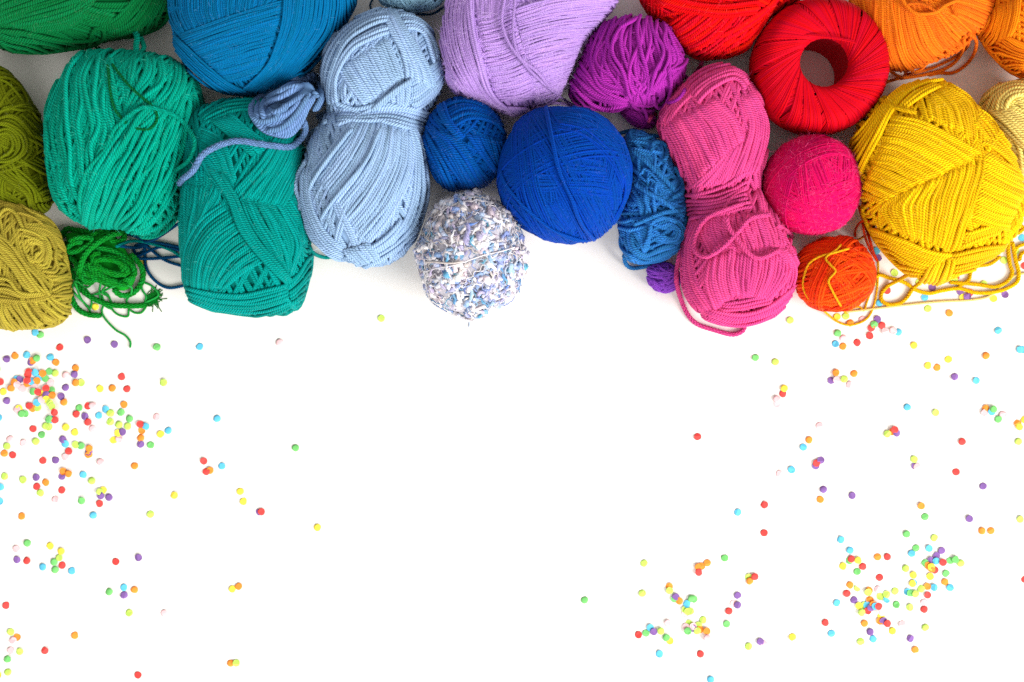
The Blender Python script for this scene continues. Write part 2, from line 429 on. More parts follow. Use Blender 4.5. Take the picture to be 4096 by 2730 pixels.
BL['red'] = Blob('d', [(1465, -20), (1490, 30), (1525, 60), (1552, 95), (1600, 131), (1660, 131), (1722, 112), (1752, 70), (1790, 30), (1850, -10), (1830, -80), (1700, -130), (1560, -110), (1485, -70)], (1660, 0), 160, 2.4)
BL['orange'] = Blob('d', [(1952, 10), (1975, 90), (2015, 150), (2060, 167), (2110, 162), (2200, 127), (2232, 100), (2275, 60), (2284, 0), (2260, -80), (2160, -140), (2040, -120), (1965, -60)], (2115, 5), 165, 2.2)
BL['orange_right'] = Blob('d', [(2256, 70), (2262, 20), (2290, -60), (2400, -120), (2520, -80), (2560, 40), (2500, 160), (2420, 195), (2353, 176), (2300, 135)], (2400, 30), 190, 2.3)
BL['yellow'] = Blob('d', [(1968, 290), (1990, 250), (2040, 212), (2100, 192), (2150, 184), (2190, 200), (2232, 240), (2272, 280), (2302, 330), (2332, 400), (2351, 470), (2345, 512), (2320, 560), (2270, 600), (2205, 640), (2160, 650), (2110, 640), (2060, 600), (2020, 552), (1990, 492), (1970, 420), (1960, 350)], (2155, 415), 200, 2.3)
BL['pale_yellow'] = Blob('d', [(2255, 240), (2278, 202), (2328, 186), (2390, 184), (2450, 230), (2500, 330), (2500, 440), (2440, 480), (2370, 440), (2325, 400), (2290, 340), (2262, 290)], (2375, 310), 120, 2.4)
BL['cobalt'] = Blob('d', [(1068, 219), (1110, 228), (1145, 260), (1166, 310), (1162, 360), (1140, 410), (1100, 434), (1050, 438), (1005, 425), (980, 380), (970, 320), (985, 265), (1025, 230)], (1068, 330), 165, 2.1)
BL['royal'] = Blob('d', [(1298, 245), (1350, 252), (1400, 282), (1438, 335), (1453, 400), (1446, 450), (1418, 510), (1366, 553), (1300, 560), (1235, 545), (1180, 510), (1150, 460), (1142, 400), (1158, 330), (1195, 275), (1245, 250)], (1298, 402), 240, 2.1)
BL['boucle'] = Blob('d', [(1070, 443), (1130, 452), (1178, 490), (1205, 545), (1212, 605), (1200, 660), (1160, 710), (1100, 733), (1040, 728), (990, 695), (965, 640), (957, 590), (968, 535), (1005, 470)], (1083, 590), 200, 2.1)
BL['mid_blue'] = Blob('d', [(1435, 305), (1480, 300), (1522, 330), (1550, 380), (1574, 440), (1580, 510), (1568, 560), (1540, 598), (1485, 610), (1445, 606), (1428, 570), (1418, 520), (1424, 480), (1442, 440), (1445, 380)], (1500, 458), 110, 2.4)
BL['purple'] = Blob('d', [(1485, 620), (1510, 603), (1545, 608), (1565, 640), (1553, 668), (1515, 671), (1490, 652)], (1525, 638), 55, 2.2)
BL['pink_top'] = Blob('d', [(1575, 185), (1620, 155), (1660, 148), (1710, 175), (1745, 220), (1765, 300), (1762, 350), (1750, 410), (1738, 468), (1660, 490), (1592, 482), (1572, 420), (1537, 350), (1511, 290), (1522, 240), (1548, 205)], (1642, 305), 165, 2.3)
BL['pink_low'] = Blob('d', [(1590, 470), (1570, 560), (1563, 620), (1572, 680), (1612, 725), (1690, 750), (1760, 735), (1812, 690), (1832, 620), (1826, 570), (1792, 505), (1755, 455), (1738, 425), (1670, 410), (1600, 430)], (1698, 600), 170, 2.3)
BL['magenta'] = Blob('d', [(1863, 310), (1915, 322), (1955, 360), (1976, 425), (1965, 480), (1935, 522), (1880, 540), (1820, 532), (1775, 500), (1752, 440), (1760, 380), (1800, 330)], (1863, 425), 175, 2.1)
BL['orange_red'] = Blob('d', [(1918, 540), (1965, 552), (1998, 585), (2010, 630), (1998, 675), (1965, 708), (1918, 718), (1868, 706), (1835, 678), (1825, 630), (1838, 580), (1875, 550)], (1918, 630), 130, 2.1)
BL['olive'] = Blob('d', [(-5, 152), (32, 175), (62, 215), (90, 270), (104, 330), (110, 400), (118, 455), (100, 488), (50, 482), (-20, 475), (-100, 440), (-130, 320), (-90, 190)], (0, 325), 130, 2.4)
BL['mustard'] = Blob('d', [(-60, 470), (0, 455), (60, 472), (110, 503), (140, 560), (156, 640), (158, 715), (132, 752), (60, 762), (-20, 755), (-110, 710), (-140, 600), (-110, 510)], (15, 610), 140, 2.4)
ring_c = np.array([1876, 160.0]) * 4096 / 2353; ring_R = 262.0; hole_R = 99.0; ring_h = 300.0
BL['ring'] = Blob('d', [(1876 + 150 * math.cos(a), 160 + 147 * math.sin(a)) for a in np.arange(12) * math.pi / 6], (1876, 160), 150, 2.6)
BL['peri'] = Blob('d', [(582, 240), (600, 212), (640, 188), (690, 175), (722, 172), (742, 190), (745, 215), (735, 250), (712, 272), (695, 305), (655, 310), (610, 292), (584, 265)], (655, 245), 62, 2.2, base=235)
BL['green'] = Blob('z2', [(500, 560), (640, 540), (900, 540), (1000, 600), (1080, 720), (1150, 850), (1130, 1000), (1040, 1080), (880, 1060), (700, 980), (580, 900), (540, 720)], (820, 800), 42, 2.4)

ROOTS = {}
def obj(key, name, label, cat, col, r, group='yarn balls and skeins massed along the top', fuzzcol=None, **mk):
    b = BL[key]
    root = thing(name, label, cat, (2048 + b.c[0], 1365 - b.c[1]), group)
    mat = yarn_mat(name + '_yarn', col, r, **mk)
    ROOTS[key] = (root, mat, fuzz_mat(name + '_fibre', fuzzcol or col))
    return root, mat, b

# --- dark green skein, cut by the top left corner
root, mat, b = obj('dark_green', 'yarn_skein', 'dark green skein in the top left corner with a knotted loose bundle', 'yarn', (6, 112, 58), 8)
b.core('core', mat, root, 14); u = under(root, mat, b, 8, [(75, 8), (100, -5)])
ts = bands(root, mat, b, 8, [
    ('z1', [(-60, 210), (300, 100), (640, 0), (900, -90)], [(250, 280), (560, 250), (740, 150), (800, 30)], {}),
    ('z1', [(-60, 40), (200, -60), (500, -140)], [(-60, 200), (300, 90), (700, -40)], {'lift': -2}),
    ('z1', [(800, 240), (980, 170), (1120, 40), (1240, -80)], [(1150, 320), (1400, 240), (1510, 130), (1570, -40)], {'lift': 3}),
    ('z1', [(640, 20), (800, 60), (1000, 120)], [(760, 200), (900, 220), (1000, 190)], {'lift': 1}),
    ('z1', [(-40, 235), (300, 270), (600, 325), (830, 310)], [(-20, 430), (150, 520), (460, 545), (830, 420)], {'lift': 7, 'name': 'loose_bundle', 'n': 10, 'wob': 0.8})])
fuzz(ts, 900, 22, 0.55, ROOTS['dark_green'][2], root)

# --- emerald skein
root, mat, b = obj('emerald', 'yarn_skein', 'plump emerald green skein with wavy thick strands beside the olive one', 'yarn', (0, 160, 134), 9)
b.core('core', mat, root, 18); u = under(root, mat, b, 9, [(20, 5), (-25, 0)])
ts = bands(root, mat, b, 9, [
    ('f', [(300, 222), (232, 330), (196, 469), (193, 625), (214, 770), (262, 862), (325, 895)], [(455, 235), (462, 330), (478, 420), (500, 490), (470, 540), (430, 590), (400, 620)], {'wob': 1.8, 'lj': 0.4}),
    ('f', [(440, 215), (470, 300), (495, 400), (505, 470)], [(560, 215), (540, 290), (520, 360), (505, 440)], {'lift': -5, 'wob': 0.8}),
    ('z1', [(1310, 500), (1300, 640), (1210, 800), (1100, 970)], [(1690, 560), (1680, 800), (1520, 1010), (1240, 1240)], {'wob': 1.4, 'lj': 0.35}),
    ('f', [(594, 424), (491, 487), (424, 571), (366, 661), (339, 714), (322, 812), (339, 915)], [(800, 330), (806, 450), (775, 600), (740, 720), (690, 850), (600, 935), (480, 925)], {'lift': 5, 'wob': 1.3, 'lj': 0.35}),
    ('f', [(700, 240), (770, 330), (800, 440), (780, 560)], [(750, 230), (815, 330), (820, 470), (790, 590)], {'lift': 2}),
    ('f', [(480, 560), (400, 680), (350, 800), (335, 900)], [(520, 540), (440, 660), (375, 800), (350, 905)], {'lift': 13, 'name': 'top_strand'})])
fuzz(ts, 1700, 24, 0.55, ROOTS['emerald'][2], root)

# --- teal skein
root, mat, b = obj('teal', 'yarn_skein', 'long teal skein with a diagonal ridge, right of the emerald one', 'yarn', (0, 148, 140), 7.5)
b.core('core', mat, root, 15); u = under(root, mat, b, 7.5, [(20, 4), (-30, 0)])
ts = bands(root, mat, b, 7.5, [
    ('z4', [(160, 300), (165, 600), (195, 950)], [(520, 330), (470, 460), (330, 640)], {'wob': 0.7}),
    ('z4', [(350, -200), (560, -60), (660, 280)], [(340, 80), (440, 260), (570, 420)], {}),
    ('z3', [(330, 1030), (540, 900), (830, 850)], [(400, 1120), (600, 1030), (850, 1000)], {'lift': 2}),
    ('z3', [(430, 1090), (620, 1240), (800, 1400)], [(620, 1030), (800, 1180), (1000, 1320)], {'lift': 4}),
    ('z4', [(610, 400), (800, 200), (920, 30), (1010, -120)], [(1080, 520), (1170, 300), (1240, 120), (1280, -80)], {'lift': 3}),
    ('z4', [(1080, 480), (1200, 650), (1240, 850)], [(1240, 260), (1280, 560), (1300, 860)], {'lift': -1}),
    ('z4', [(690, 450), (830, 740), (1000, 980), (1120, 1130)], [(1070, 490), (1190, 690), (1240, 860), (1130, 1130)], {'lift': 3, 'wob': 0.9}),
    ('z4', [(560, 460), (360, 620), (240, 810), (200, 1000), (205, 1240)], [(900, 1010), (760, 1090), (640, 1180), (560, 1250)], {'lift': 3}),
    ('z4', [(400, 150), (580, 420), (690, 720), (900, 990), (1100, 1190)], [(540, 240), (670, 440), (800, 720), (980, 950), (1150, 1160)], {'lift': 12, 'name': 'ridge_strand'}),
    ('z4', [(200, 1220), (480, 1275), (760, 1285), (1090, 1200)], [(250, 1390), (560, 1510), (880, 1530), (1150, 1460)], {'lift': 6}),
    ('z4', [(1100, 1190), (1230, 1040), (1320, 860)], [(1170, 1460), (1290, 1300), (1345, 980)], {'lift': 5})])
fuzz(ts, 1500, 22, 0.55, ROOTS['teal'][2], root)

# --- peacock blue
root, mat, b = obj('peacock', 'yarn_ball', 'big peacock blue ball of fine yarn at the top edge', 'yarn', (2, 110, 164), 5.2)
b.core('core', mat, root, 10); u = under(root, mat, b, 6, [(20, 5), (90, 5)], lift=-1.0)
ts = bands(root, mat, b, 5.2, [
    ('z3', [(40, -60), (60, 160), (150, 340)], [(1080, -90), (1040, -30), (980, 60)], {}),
    ('z3', [(150, 330), (600, 150), (1110, -10)], [(560, 710), (700, 680), (870, 620)], {'lift': 4}),
    ('z3', [(1090, -60), (1050, 200), (960, 470), (860, 620), (700, 760)], [(1740, -80), (1660, 220), (1470, 430), (1180, 650), (820, 850)], {'lift': 8}),
    ('z3', [(140, 330), (350, 520), (580, 700), (900, 840)], [(90, 420), (250, 640), (480, 800), (800, 880)], {'lift': 9})])
fuzz(ts, 1300, 20, 0.5, ROOTS['peacock'][2], root)

# --- light blue hourglass skein
root, mat, b = obj('light_blue_low', 'yarn_skein', 'light blue hourglass skein tied round the waist', 'yarn', (160, 192, 230), 8, hue=0.006)
b2 = BL['light_blue_top']
b.core('core', mat, root, 15); b2.core('core', mat, root, 15)
u = under(root, mat, b, 8, [(25, 4), (-20, 0)]); u = under(root, mat, b2, 8, [(15, 4), (-40, 0)])
ts = bands(root, mat, b2, 8, [
    ('z5', [(450, 620), (560, 790), (690, 960)], [(900, 330), (980, 520), (1045, 700)], {}),
    ('z5', [(330, 920), (290, 650), (370, 430), (560, 220), (900, 80)], [(390, 900), (400, 680), (520, 410), (700, 270), (890, 190)], {'lift': 2}),
    ('z5', [(850, 860), (880, 930), (900, 990)], [(1090, 720), (1090, 850), (1060, 980)], {'lift': 1}),
    ('z5', [(870, 190), (950, 350), (1040, 560), (1055, 700)], [(940, 90), (1050, 260), (1200, 500), (1290, 660), (1340, 830)], {'lift': 5}),
    ('z5', [(1100, 720), (1200, 650), (1290, 580), (1400, 500)], [(1120, 1000), (1240, 920), (1350, 810), (1400, 650)], {'lift': 3}),
    ('z5', [(960, 100), (1150, 140), (1340, 270), (1400, 470)], [(1060, 290), (1150, 290), (1230, 350), (1300, 600)], {'lift': 6}),
    ('z5', [(380, 940), (400, 680), (520, 400), (700, 250), (910, 165)], [(450, 940), (470, 690), (600, 480), (760, 390), (910, 320)], {'lift': 13, 'n': 5, 'name': 'top_strand'}),
    ('z5', [(730, 980), (880, 850), (1110, 690)], [(770, 990), (900, 880), (1110, 720)], {'lift': 14, 'n': 2, 'name': 'top_strand'})])
ts += bands(root, mat, b, 8, [
    ('z6', [(220, 200), (390, -20), (610, -290)], [(700, 900), (960, 560), (1120, 200), (1130, -180)], {}),
    ('z6', [(860, 900), (1070, 520), (1130, 120), (1080, -220)], [(960, 1000), (1190, 720), (1270, 400), (1220, 0), (1120, -240)], {'lift': 4}),
    ('z6', [(220, 160), (230, 430), (330, 690), (500, 870)], [(110, 200), (130, 560), (290, 900), (520, 1040)], {'lift': 7}),
    ('z6', [(480, 960), (680, 880), (860, 780), (1000, 620)], [(660, 1070), (850, 980), (1010, 850), (1170, 700)], {'lift': 10}),
    ('z6', [(500, 900), (580, 980), (640, 1030)], [(740, 830), (800, 900), (830, 960)], {'lift': 13}),
    ('z6', [(200, 330), (350, 100), (560, -180)], [(230, 360), (390, 120), (600, -160)], {'lift': 13, 'n': 1, 'name': 'top_strand'}),
    ('z6', [(290, 600), (420, 420), (680, 120), (820, -180)], [(320, 620), (450, 440), (710, 140), (850, -170)], {'lift': 12, 'n': 1, 'name': 'top_strand'})])
ws = Tubes(6)
for pts, rr in (([(250, 1050), (420, 985), (640, 985), (900, 960), (1100, 975), (1270, 1020)], 9), ([(270, 1080), (420, 1010), (640, 1010), (900, 985), (1100, 1005), (1260, 1045)], 9),
                ([(270, 1100), (430, 1040), (640, 1035), (900, 1015), (1090, 1040), (1240, 1080)], 9), ([(280, 1120), (430, 1065), (640, 1060), (880, 1045), (1060, 1075), (1220, 1120)], 9),
                ([(330, 1130), (500, 1080), (700, 1085), (900, 1080), (1050, 1110), (1210, 1150)], 9), ([(400, 915), (520, 960), (650, 1020), (900, 1100), (1100, 1150), (1230, 1190)], 9),
                ([(300, 1190), (420, 1130), (560, 1080), (700, 1010), (800, 940), (900, 870)], 9), ([(420, 930), (500, 950), (600, 980), (720, 960), (860, 930), (1000, 960)], 9)):
    P = lay(px('z5', pts), rr, extra=-2, blobs=[b, b2]); P[0, 2] -= 40; P[-1, 2] -= 40
    N = np.tile([0.0, 0.0, 1.0], (len(P), 1)); ws.add(P, N, rr)
ws.build('waist_wrap', mat, root); ts.append(ws)
fuzz(ts, 2000, 24, 0.5, ROOTS['light_blue_low'][2], root)

# --- pale blue ball at the top edge
root, mat, b = obj('pale_blue', 'yarn_ball', 'pale grey blue fuzzy ball peeking in at the top edge', 'yarn', (150, 196, 220), 6)
b.core('core', mat, root, 9); ts = [under(root, mat, b, 6, [(80, 50), (20, 20), (140, 30)], lift=0.0, wob=0.06)]
fuzz(ts, 700, 26, 0.5, ROOTS['pale_blue'][2], root)

# --- lilac ball
root, mat, b = obj('lilac', 'yarn_ball', 'large fuzzy lilac skein at the top centre', 'yarn', (192, 152, 228), 5.0, sheen=0.3, var=0.12, fuzzcol=(205, 175, 240))
b.core('core', mat, root, 9); u = under(root, mat, b, 6, [(20, 5), (80, 5)], lift=-1.0)
ts = bands(root, mat, b, 5.0, [
    ('z7', [(560, -60), (580, 60), (590, 190)], [(900, -60), (860, 40), (830, 180)], {'lift': 0}),
    ('z7', [(580, 150), (720, 120), (860, 40)], [(740, 900), (950, 870), (1130, 800)], {'lift': 0, 'wob': 0.7}),
    ('z7', [(920, 90), (1300, -20), (1850, -90)], [(1110, 930), (1250, 880), (1360, 800)], {'lift': 4, 'wob': 0.5}),
    ('z7', [(270, -60), (225, 250), (320, 620), (560, 900)], [(560, -60), (560, 250), (620, 500), (740, 870)], {'lift': 5, 'wob': 0.6}),
    ('z7', [(300, 680), (600, 900), (900, 1010)], [(700, 840), (820, 930), (1130, 950)], {'lift': 6}),
    ('z7', [(300, 600), (330, 780), (620, 960), (900, 1060)], [(320, 620), (430, 830), (700, 950), (1100, 970)], {'lift': 2}),
    ('z7', [(500, -40), (520, 250), (590, 550), (680, 800), (900, 990)], [(530, -40), (560, 260), (640, 600), (740, 830), (920, 980)], {'lift': 11, 'n': 2, 'r': 6, 'name': 'top_strand'})])
fuzz(ts, 5000, 30, 0.32, ROOTS['lilac'][2], root, up=0.4)

# --- violet hank
root, mat, b = obj('violet', 'yarn_hank', 'bright violet hank gathered and tied, fanning out under the lilac skein', 'yarn', (178, 46, 172), 7.3)
b2 = BL['violet_tail']
b.core('core', mat, root, 16); b2.core('core', mat, root, 10); u = under(root, mat, b, 7.3, [(0, 5), (40, 0)]); u2 = under(root, mat, b2, 7, [(30, 10), (70, 20)], lift=-0.3)
ts = bands(root, mat, b, 7.3, [
    ('z9', [(800, 1000), (560, 900), (400, 700), (330, 470)], [(1050, 980), (1250, 860), (1440, 640), (1330, 330)], {'lift': -4, 'wob': 1.2}),
    ('z9', [(740, 950), (500, 820), (400, 620), (480, 350), (640, 170)], [(1080, 950), (1260, 840), (1400, 650), (1330, 420), (1250, 270)], {'lift': 2, 'wob': 3.2, 'n': 23, 'jit': 1.6, 'lj': 0.9}),
    ('z9', [(860, 960), (760, 820), (560, 560), (620, 320), (800, 180)], [(1020, 960), (1100, 800), (1180, 560), (1060, 330), (1030, 190)], {'lift': 12, 'wob': 4.0, 'n': 10, 'jit': 1.6, 'lj': 0.9, 'name': 'top_strand'}),
    ('z9', [(840, 1010), (600, 940), (420, 830), (290, 650), (330, 540)], [(800, 1090), (600, 1150), (420, 1140), (240, 1020), (180, 890)], {'lift': 4, 'wob': 1.8, 'lj': 0.5})])
ts += bands(root, mat, b2, 7.3, [('z9', [(620, 1160), (720, 1280), (860, 1340), (960, 1290)], [(880, 1130), (950, 1190), (1010, 1290)], {'wob': 0.8})])
fuzz(ts, 900, 18, 0.5, ROOTS['violet'][2], root)

# --- red skein
root, mat, b = obj('red', 'yarn_skein', 'scarlet red skein at the top edge above the pink one', 'yarn', (238, 10, 24), 7.2, hue=0.003)
b.core('core', mat, root, 14); u = under(root, mat, b, 7.2, [(30, 5), (80, 0)])
ts = bands(root, mat, b, 7.2, [
    ('z9', [(900, -60), (940, 120), (1060, 220)], [(1180, -60), (1200, 150), (1260, 280)], {}),
    ('z9', [(1220, 260), (1420, 130), (1600, 20)], [(1420, 600), (1700, 600), (1950, 430), (2150, 180)], {'lift': 3}),
    ('z9', [(1200, -80), (1500, 10), (1800, 50), (2180, 10)], [(1100, 30), (1500, 130), (1800, 180), (2160, 140)], {'lift': 8}),
    ('z11', [(-50, 350), (150, 240), (330, 120), (560, -20)], [(-20, 560), (130, 520), (300, 420), (500, 60)], {'lift': 5, 'wob': 0.9}),
    ('z9', [(1380, 560), (1650, 610), (1900, 520), (2080, 420)], [(1400, 590), (1700, 650), (1950, 570), (2150, 450)], {'lift': 6})])
fuzz(ts, 800, 22, 0.5, ROOTS['red'][2], root)

# --- orange ball and its neighbour
root, mat, b = obj('orange', 'yarn_ball', 'orange ball with tousled strands on top, beside the red ring', 'yarn', (252, 122, 26), 6, hue=0.006)
b.core('core', mat, root, 11); u = under(root, mat, b, 6.5, [(10, 20), (60, 20)], lift=-1.0)
ts = bands(root, mat, b, 6, [
    ('z13', [(-80, -40), (60, 100), (230, 300), (300, 480)], [(300, -60), (290, 200), (300, 420), (330, 640)], {}),
    ('z13', [(280, -60), (280, 250), (310, 480), (350, 660)], [(450, -40), (480, 300), (540, 580), (660, 740)], {'lift': 4}),
    ('z13', [(470, -20), (500, 280), (560, 560), (680, 730)], [(1000, 60), (1200, 180), (1360, 300)], {'lift': 0}),
    ('z13', [(900, 100), (1150, 200), (1350, 310)], [(1080, -80), (1320, -40), (1530, 30)], {'lift': 3}),
    ('z13', [(420, -20), (470, 250), (530, 520), (640, 690), (850, 720)], [(440, -20), (500, 250), (570, 530), (690, 700), (880, 700)], {'lift': 9, 'n': 2, 'name': 'top_strand'})])
fuzz(ts, 900, 22, 0.5, ROOTS['orange'][2], root)

root, mat, b = obj('orange_right', 'yarn_skein', 'smooth orange skein cut off at the top right corner', 'yarn', (255, 140, 20), 4.6, nply=2.0)
b.core('core', mat, root, 9); u = under(root, mat, b, 6, [(0, 10), (60, 0)], lift=-1.0)
ts = bands(root, mat, b, 4.6, [
    ('z13', [(1380, 120), (1390, 330), (1440, 450)], [(1820, -60), (1800, 200), (1760, 350)], {'lift': 2}),
    ('z13', [(1390, 400), (1600, 670), (1880, 830)], [(1750, 330), (1850, 390), (2000, 460)], {'lift': 4}),
    ('z13', [(1500, 20), (1440, 220), (1410, 420)], [(1530, 0), (1480, 220), (1450, 430)], {'lift': 6})])

# --- yellow
root, mat, b = obj('yellow', 'yarn_skein', 'big golden yellow skein with chevron winding and looping loose end', 'yarn', (255, 200, 14), 8.2, hue=0.006)
b.core('core', mat, root, 17); u = under(root, mat, b, 8.2, [(20, 5), (-35, 0)])
ts = bands(root, mat, b, 8.2, [
    ('z14', [(680, 340), (700, 430), (720, 510)], [(830, 190), (1080, 400), (1190, 760)], {'lift': 1}),
    ('z14', [(850, 190), (1050, 350), (1120, 450)], [(1120, 330), (1250, 540), (1320, 800)], {'lift': -2}),
    ('z14', [(1060, 560), (1180, 740), (1200, 830)], [(1110, 430), (1240, 540), (1310, 700)], {'lift': 4}),
    ('z14', [(380, 480), (700, 560), (1170, 830)], [(150, 1150), (220, 1210), (310, 1250)], {'lift': 4}),
    ('z14', [(1200, 830), (1180, 1020), (1110, 1280), (1030, 1500), (960, 1710)], [(430, 1190), (310, 1290), (360, 1400), (440, 1500)], {'lift': 3}),
    ('z14', [(1180, 800), (1350, 920), (1570, 1060)], [(1090, 1420), (1260, 1480), (1400, 1500)], {'lift': 4}),
    ('z14', [(1150, 740), (1300, 850), (1430, 1000), (1570, 1230)], [(1300, 620), (1390, 780), (1490, 950), (1580, 1100)], {'lift': 8}),
    ('z14', [(840, 180), (560, 270), (390, 450), (290, 680), (190, 900), (130, 1090)], [(640, 140), (380, 300), (130, 600), (20, 800), (50, 1020)], {'lift': 9}),
    ('z14', [(820, 240), (640, 330), (500, 420)], [(740, 210), (560, 300), (430, 420)], {'lift': 10}),
    ('z15', [(150, -80), (420, 180), (700, 320), (960, 440), (1180, 480)], [(120, 60), (300, 300), (560, 590), (840, 720)], {'lift': 9}),
    ('z15', [(1160, 470), (1450, 400), (1760, 360)], [(1150, 720), (1420, 640), (1720, 470)], {'lift': 9}),
    ('z15', [(1240, 440), (1450, 330), (1700, 240)], [(1320, 230), (1500, 180), (1750, 120)], {'lift': 2}),
    ('z15', [(950, 540), (880, 660), (830, 820)], [(1190, 510), (1160, 660), (1100, 830)], {'lift': 13})])
fuzz(ts, 1500, 22, 0.5, ROOTS['yellow'][2], root)

root, mat, b = obj('pale_yellow', 'yarn_skein', 'pale butter yellow skein cut off by the right edge', 'yarn', (250, 226, 124), 9.5)
b.core('core', mat, root, 15); u = under(root, mat, b, 9.5, [(30, 5), (60, 0)])
ts = bands(root, mat, b, 9.5, [
    ('z14', [(1190, 480), (1340, 620), (1480, 780), (1640, 960)], [(1260, 560), (1380, 820), (1500, 1010), (1600, 1090)], {}),
    ('z14', [(1230, 410), (1400, 580), (1600, 800)], [(1440, 400), (1560, 480), (1680, 560)], {'lift': 4}),
    ('z14', [(1180, 470), (1220, 280), (1400, 170), (1620, 170)], [(1420, 420), (1430, 350), (1500, 300), (1620, 310)], {'lift': 7})])

# --- wound balls
root, mat, b = obj('cobalt', 'yarn_ball', 'small cobalt blue ball below the lilac skein', 'yarn', (4, 82, 168), 8)
b.core('core', mat, root, 12); u = under(root, mat, b, 8, [(60, 20), (140, 30)])
ts = bands(root, mat, b, 8, [
    ('z7', [(180, 980), (420, 900), (640, 960), (800, 1120)], [(330, 1180), (520, 1080), (720, 1130), (850, 1260)], {'wob': .8}),
    ('z7', [(470, 1200), (600, 1380), (740, 1540)], [(860, 1260), (850, 1400), (800, 1560)], {'wob': .8, 'lift': 3}),
    ('z7', [(90, 1100), (220, 1280), (380, 1560), (480, 1780)], [(350, 1210), (480, 1330), (680, 1600), (760, 1720)], {'wob': .8, 'lift': 4}),
    ('z7', [(70, 1190), (160, 1420), (250, 1640), (380, 1850)], [(130, 1170), (260, 1400), (360, 1600), (500, 1850)], {'lift': 6}),
    ('z7', [(220, 960), (280, 1100), (420, 1280)], [(300, 920), (350, 1080), (460, 1220)], {'lift': 9, 'n': 3, 'name': 'top_strand'})])
fuzz(ts, 900, 20, 0.5, ROOTS['cobalt'][2], root)

root, mat, b = obj('royal', 'yarn_ball', 'royal blue round ball, largest of the round balls, below the lilac skein', 'yarn', (2, 68, 172), 5)
b.core('core', mat, root, 9); u = under(root, mat, b, 6, [(60, 20), (140, 30)], lift=-0.9, wob=0.01, gap=0.9); bw = ball_winding(root, mat, b, 5, 9, 3)
ts = bands(root, mat, b, 5, [
    ('z7', [(880, 1300), (1010, 1080), (1200, 950), (1500, 970), (1800, 1180)], [(960, 1250), (1150, 1150), (1350, 1180), (1750, 1440)], {'wob': .8}),
    ('z7', [(1250, 1160), (1500, 1240), (1750, 1450), (1880, 1700)], [(1330, 1000), (1600, 1040), (1850, 1250), (1940, 1560)], {'wob': .8, 'lift': 5}),
    ('z8', [(900, -60), (1150, -20), (1380, 10)], [(960, 230), (1200, 260), (1480, 250)], {'lift': 3, 'wob': .9}),
    ('z8', [(1460, 120), (1650, 130), (1880, 150)], [(1530, 300), (1700, 320), (1860, 340)], {'lift': 4, 'wob': .9}),
    ('z8', [(1360, -120), (1500, -60), (1830, 0)], [(1460, 100), (1600, 110), (1860, 130)], {'lift': 2, 'wob': 1.2}),
    ('z8', [(1560, 320), (1660, 480), (1700, 640)], [(1880, 320), (1880, 480), (1800, 640)], {'lift': 2, 'wob': .8}),
    ('z8', [(1180, 420), (1300, 520), (1420, 600)], [(1460, 300), (1520, 460), (1590, 600)], {'lift': 3, 'wob': .8}),
    ('z8', [(880, 180), (1000, 400), (1180, 600), (1360, 700)], [(960, 230), (1120, 420), (1280, 560), (1480, 660)], {'lift': 4, 'wob': .8}),
    ('z8', [(1880, -60), (1990, 150), (1980, 350), (1880, 550)], [(2050, -40), (2080, 150), (2060, 350), (1920, 600)], {'lift': 4, 'wob': .8}),
    ('z7', [(1180, 960), (1240, 1250), (1310, 1540), (1420, 1780), (1500, 1990), (1640, 2160)], [(1200, 960), (1260, 1250), (1330, 1540), (1440, 1780), (1520, 1990), (1660, 2160)], {'lift': 13, 'n': 2, 'r': 6, 'name': 'top_strand'}),
    ('z8', [(905, 40), (960, 200), (1130, 400), (1300, 540), (1480, 640), (1680, 690)], [(925, 40), (980, 195), (1145, 390), (1310, 525), (1490, 625), (1690, 680)], {'lift': 12, 'n': 2, 'r': 6, 'name': 'top_strand'})])
fuzz(ts, 1200, 20, 0.5, ROOTS['royal'][2], root)

root, mat, b = obj('magenta', 'yarn_ball', 'magenta red fuzzy mohair ball between the pink and yellow skeins', 'yarn', (234, 12, 102), 4.5, hue=0.005, sheen=0.2, fuzzcol=(240, 60, 130))
b.core('core', mat, root, 8); u = under(root, mat, b, 5, [(60, 25), (130, 35), (10, 50)], lift=-0.7, wob=0.01, gap=0.9); bw = ball_winding(root, mat, b, 4.5, 11, 5)
ts = bands(root, mat, b, 4.5, [
    ('z12', [(120, 280), (300, 130), (520, 110), (720, 260)], [(130, 420), (320, 330), (500, 300), (640, 380)], {'wob': 2.0}),
    ('z12', [(400, 480), (560, 460), (760, 400)], [(560, 640), (680, 580), (790, 480)], {'wob': 1.2, 'lift': 3}),
    ('z12', [(110, 560), (300, 690), (560, 680), (780, 560)], [(180, 700), (340, 800), (560, 800), (760, 690)], {'wob': 1.2, 'lift': 3}),
    ('z12', [(480, 120), (600, 180), (620, 440)], [(620, 130), (760, 260), (790, 460)], {'wob': 1.2, 'lift': 2})])
fuzz(ts + bw, 3600, 28, 0.32, ROOTS['magenta'][2], root, up=0.35)

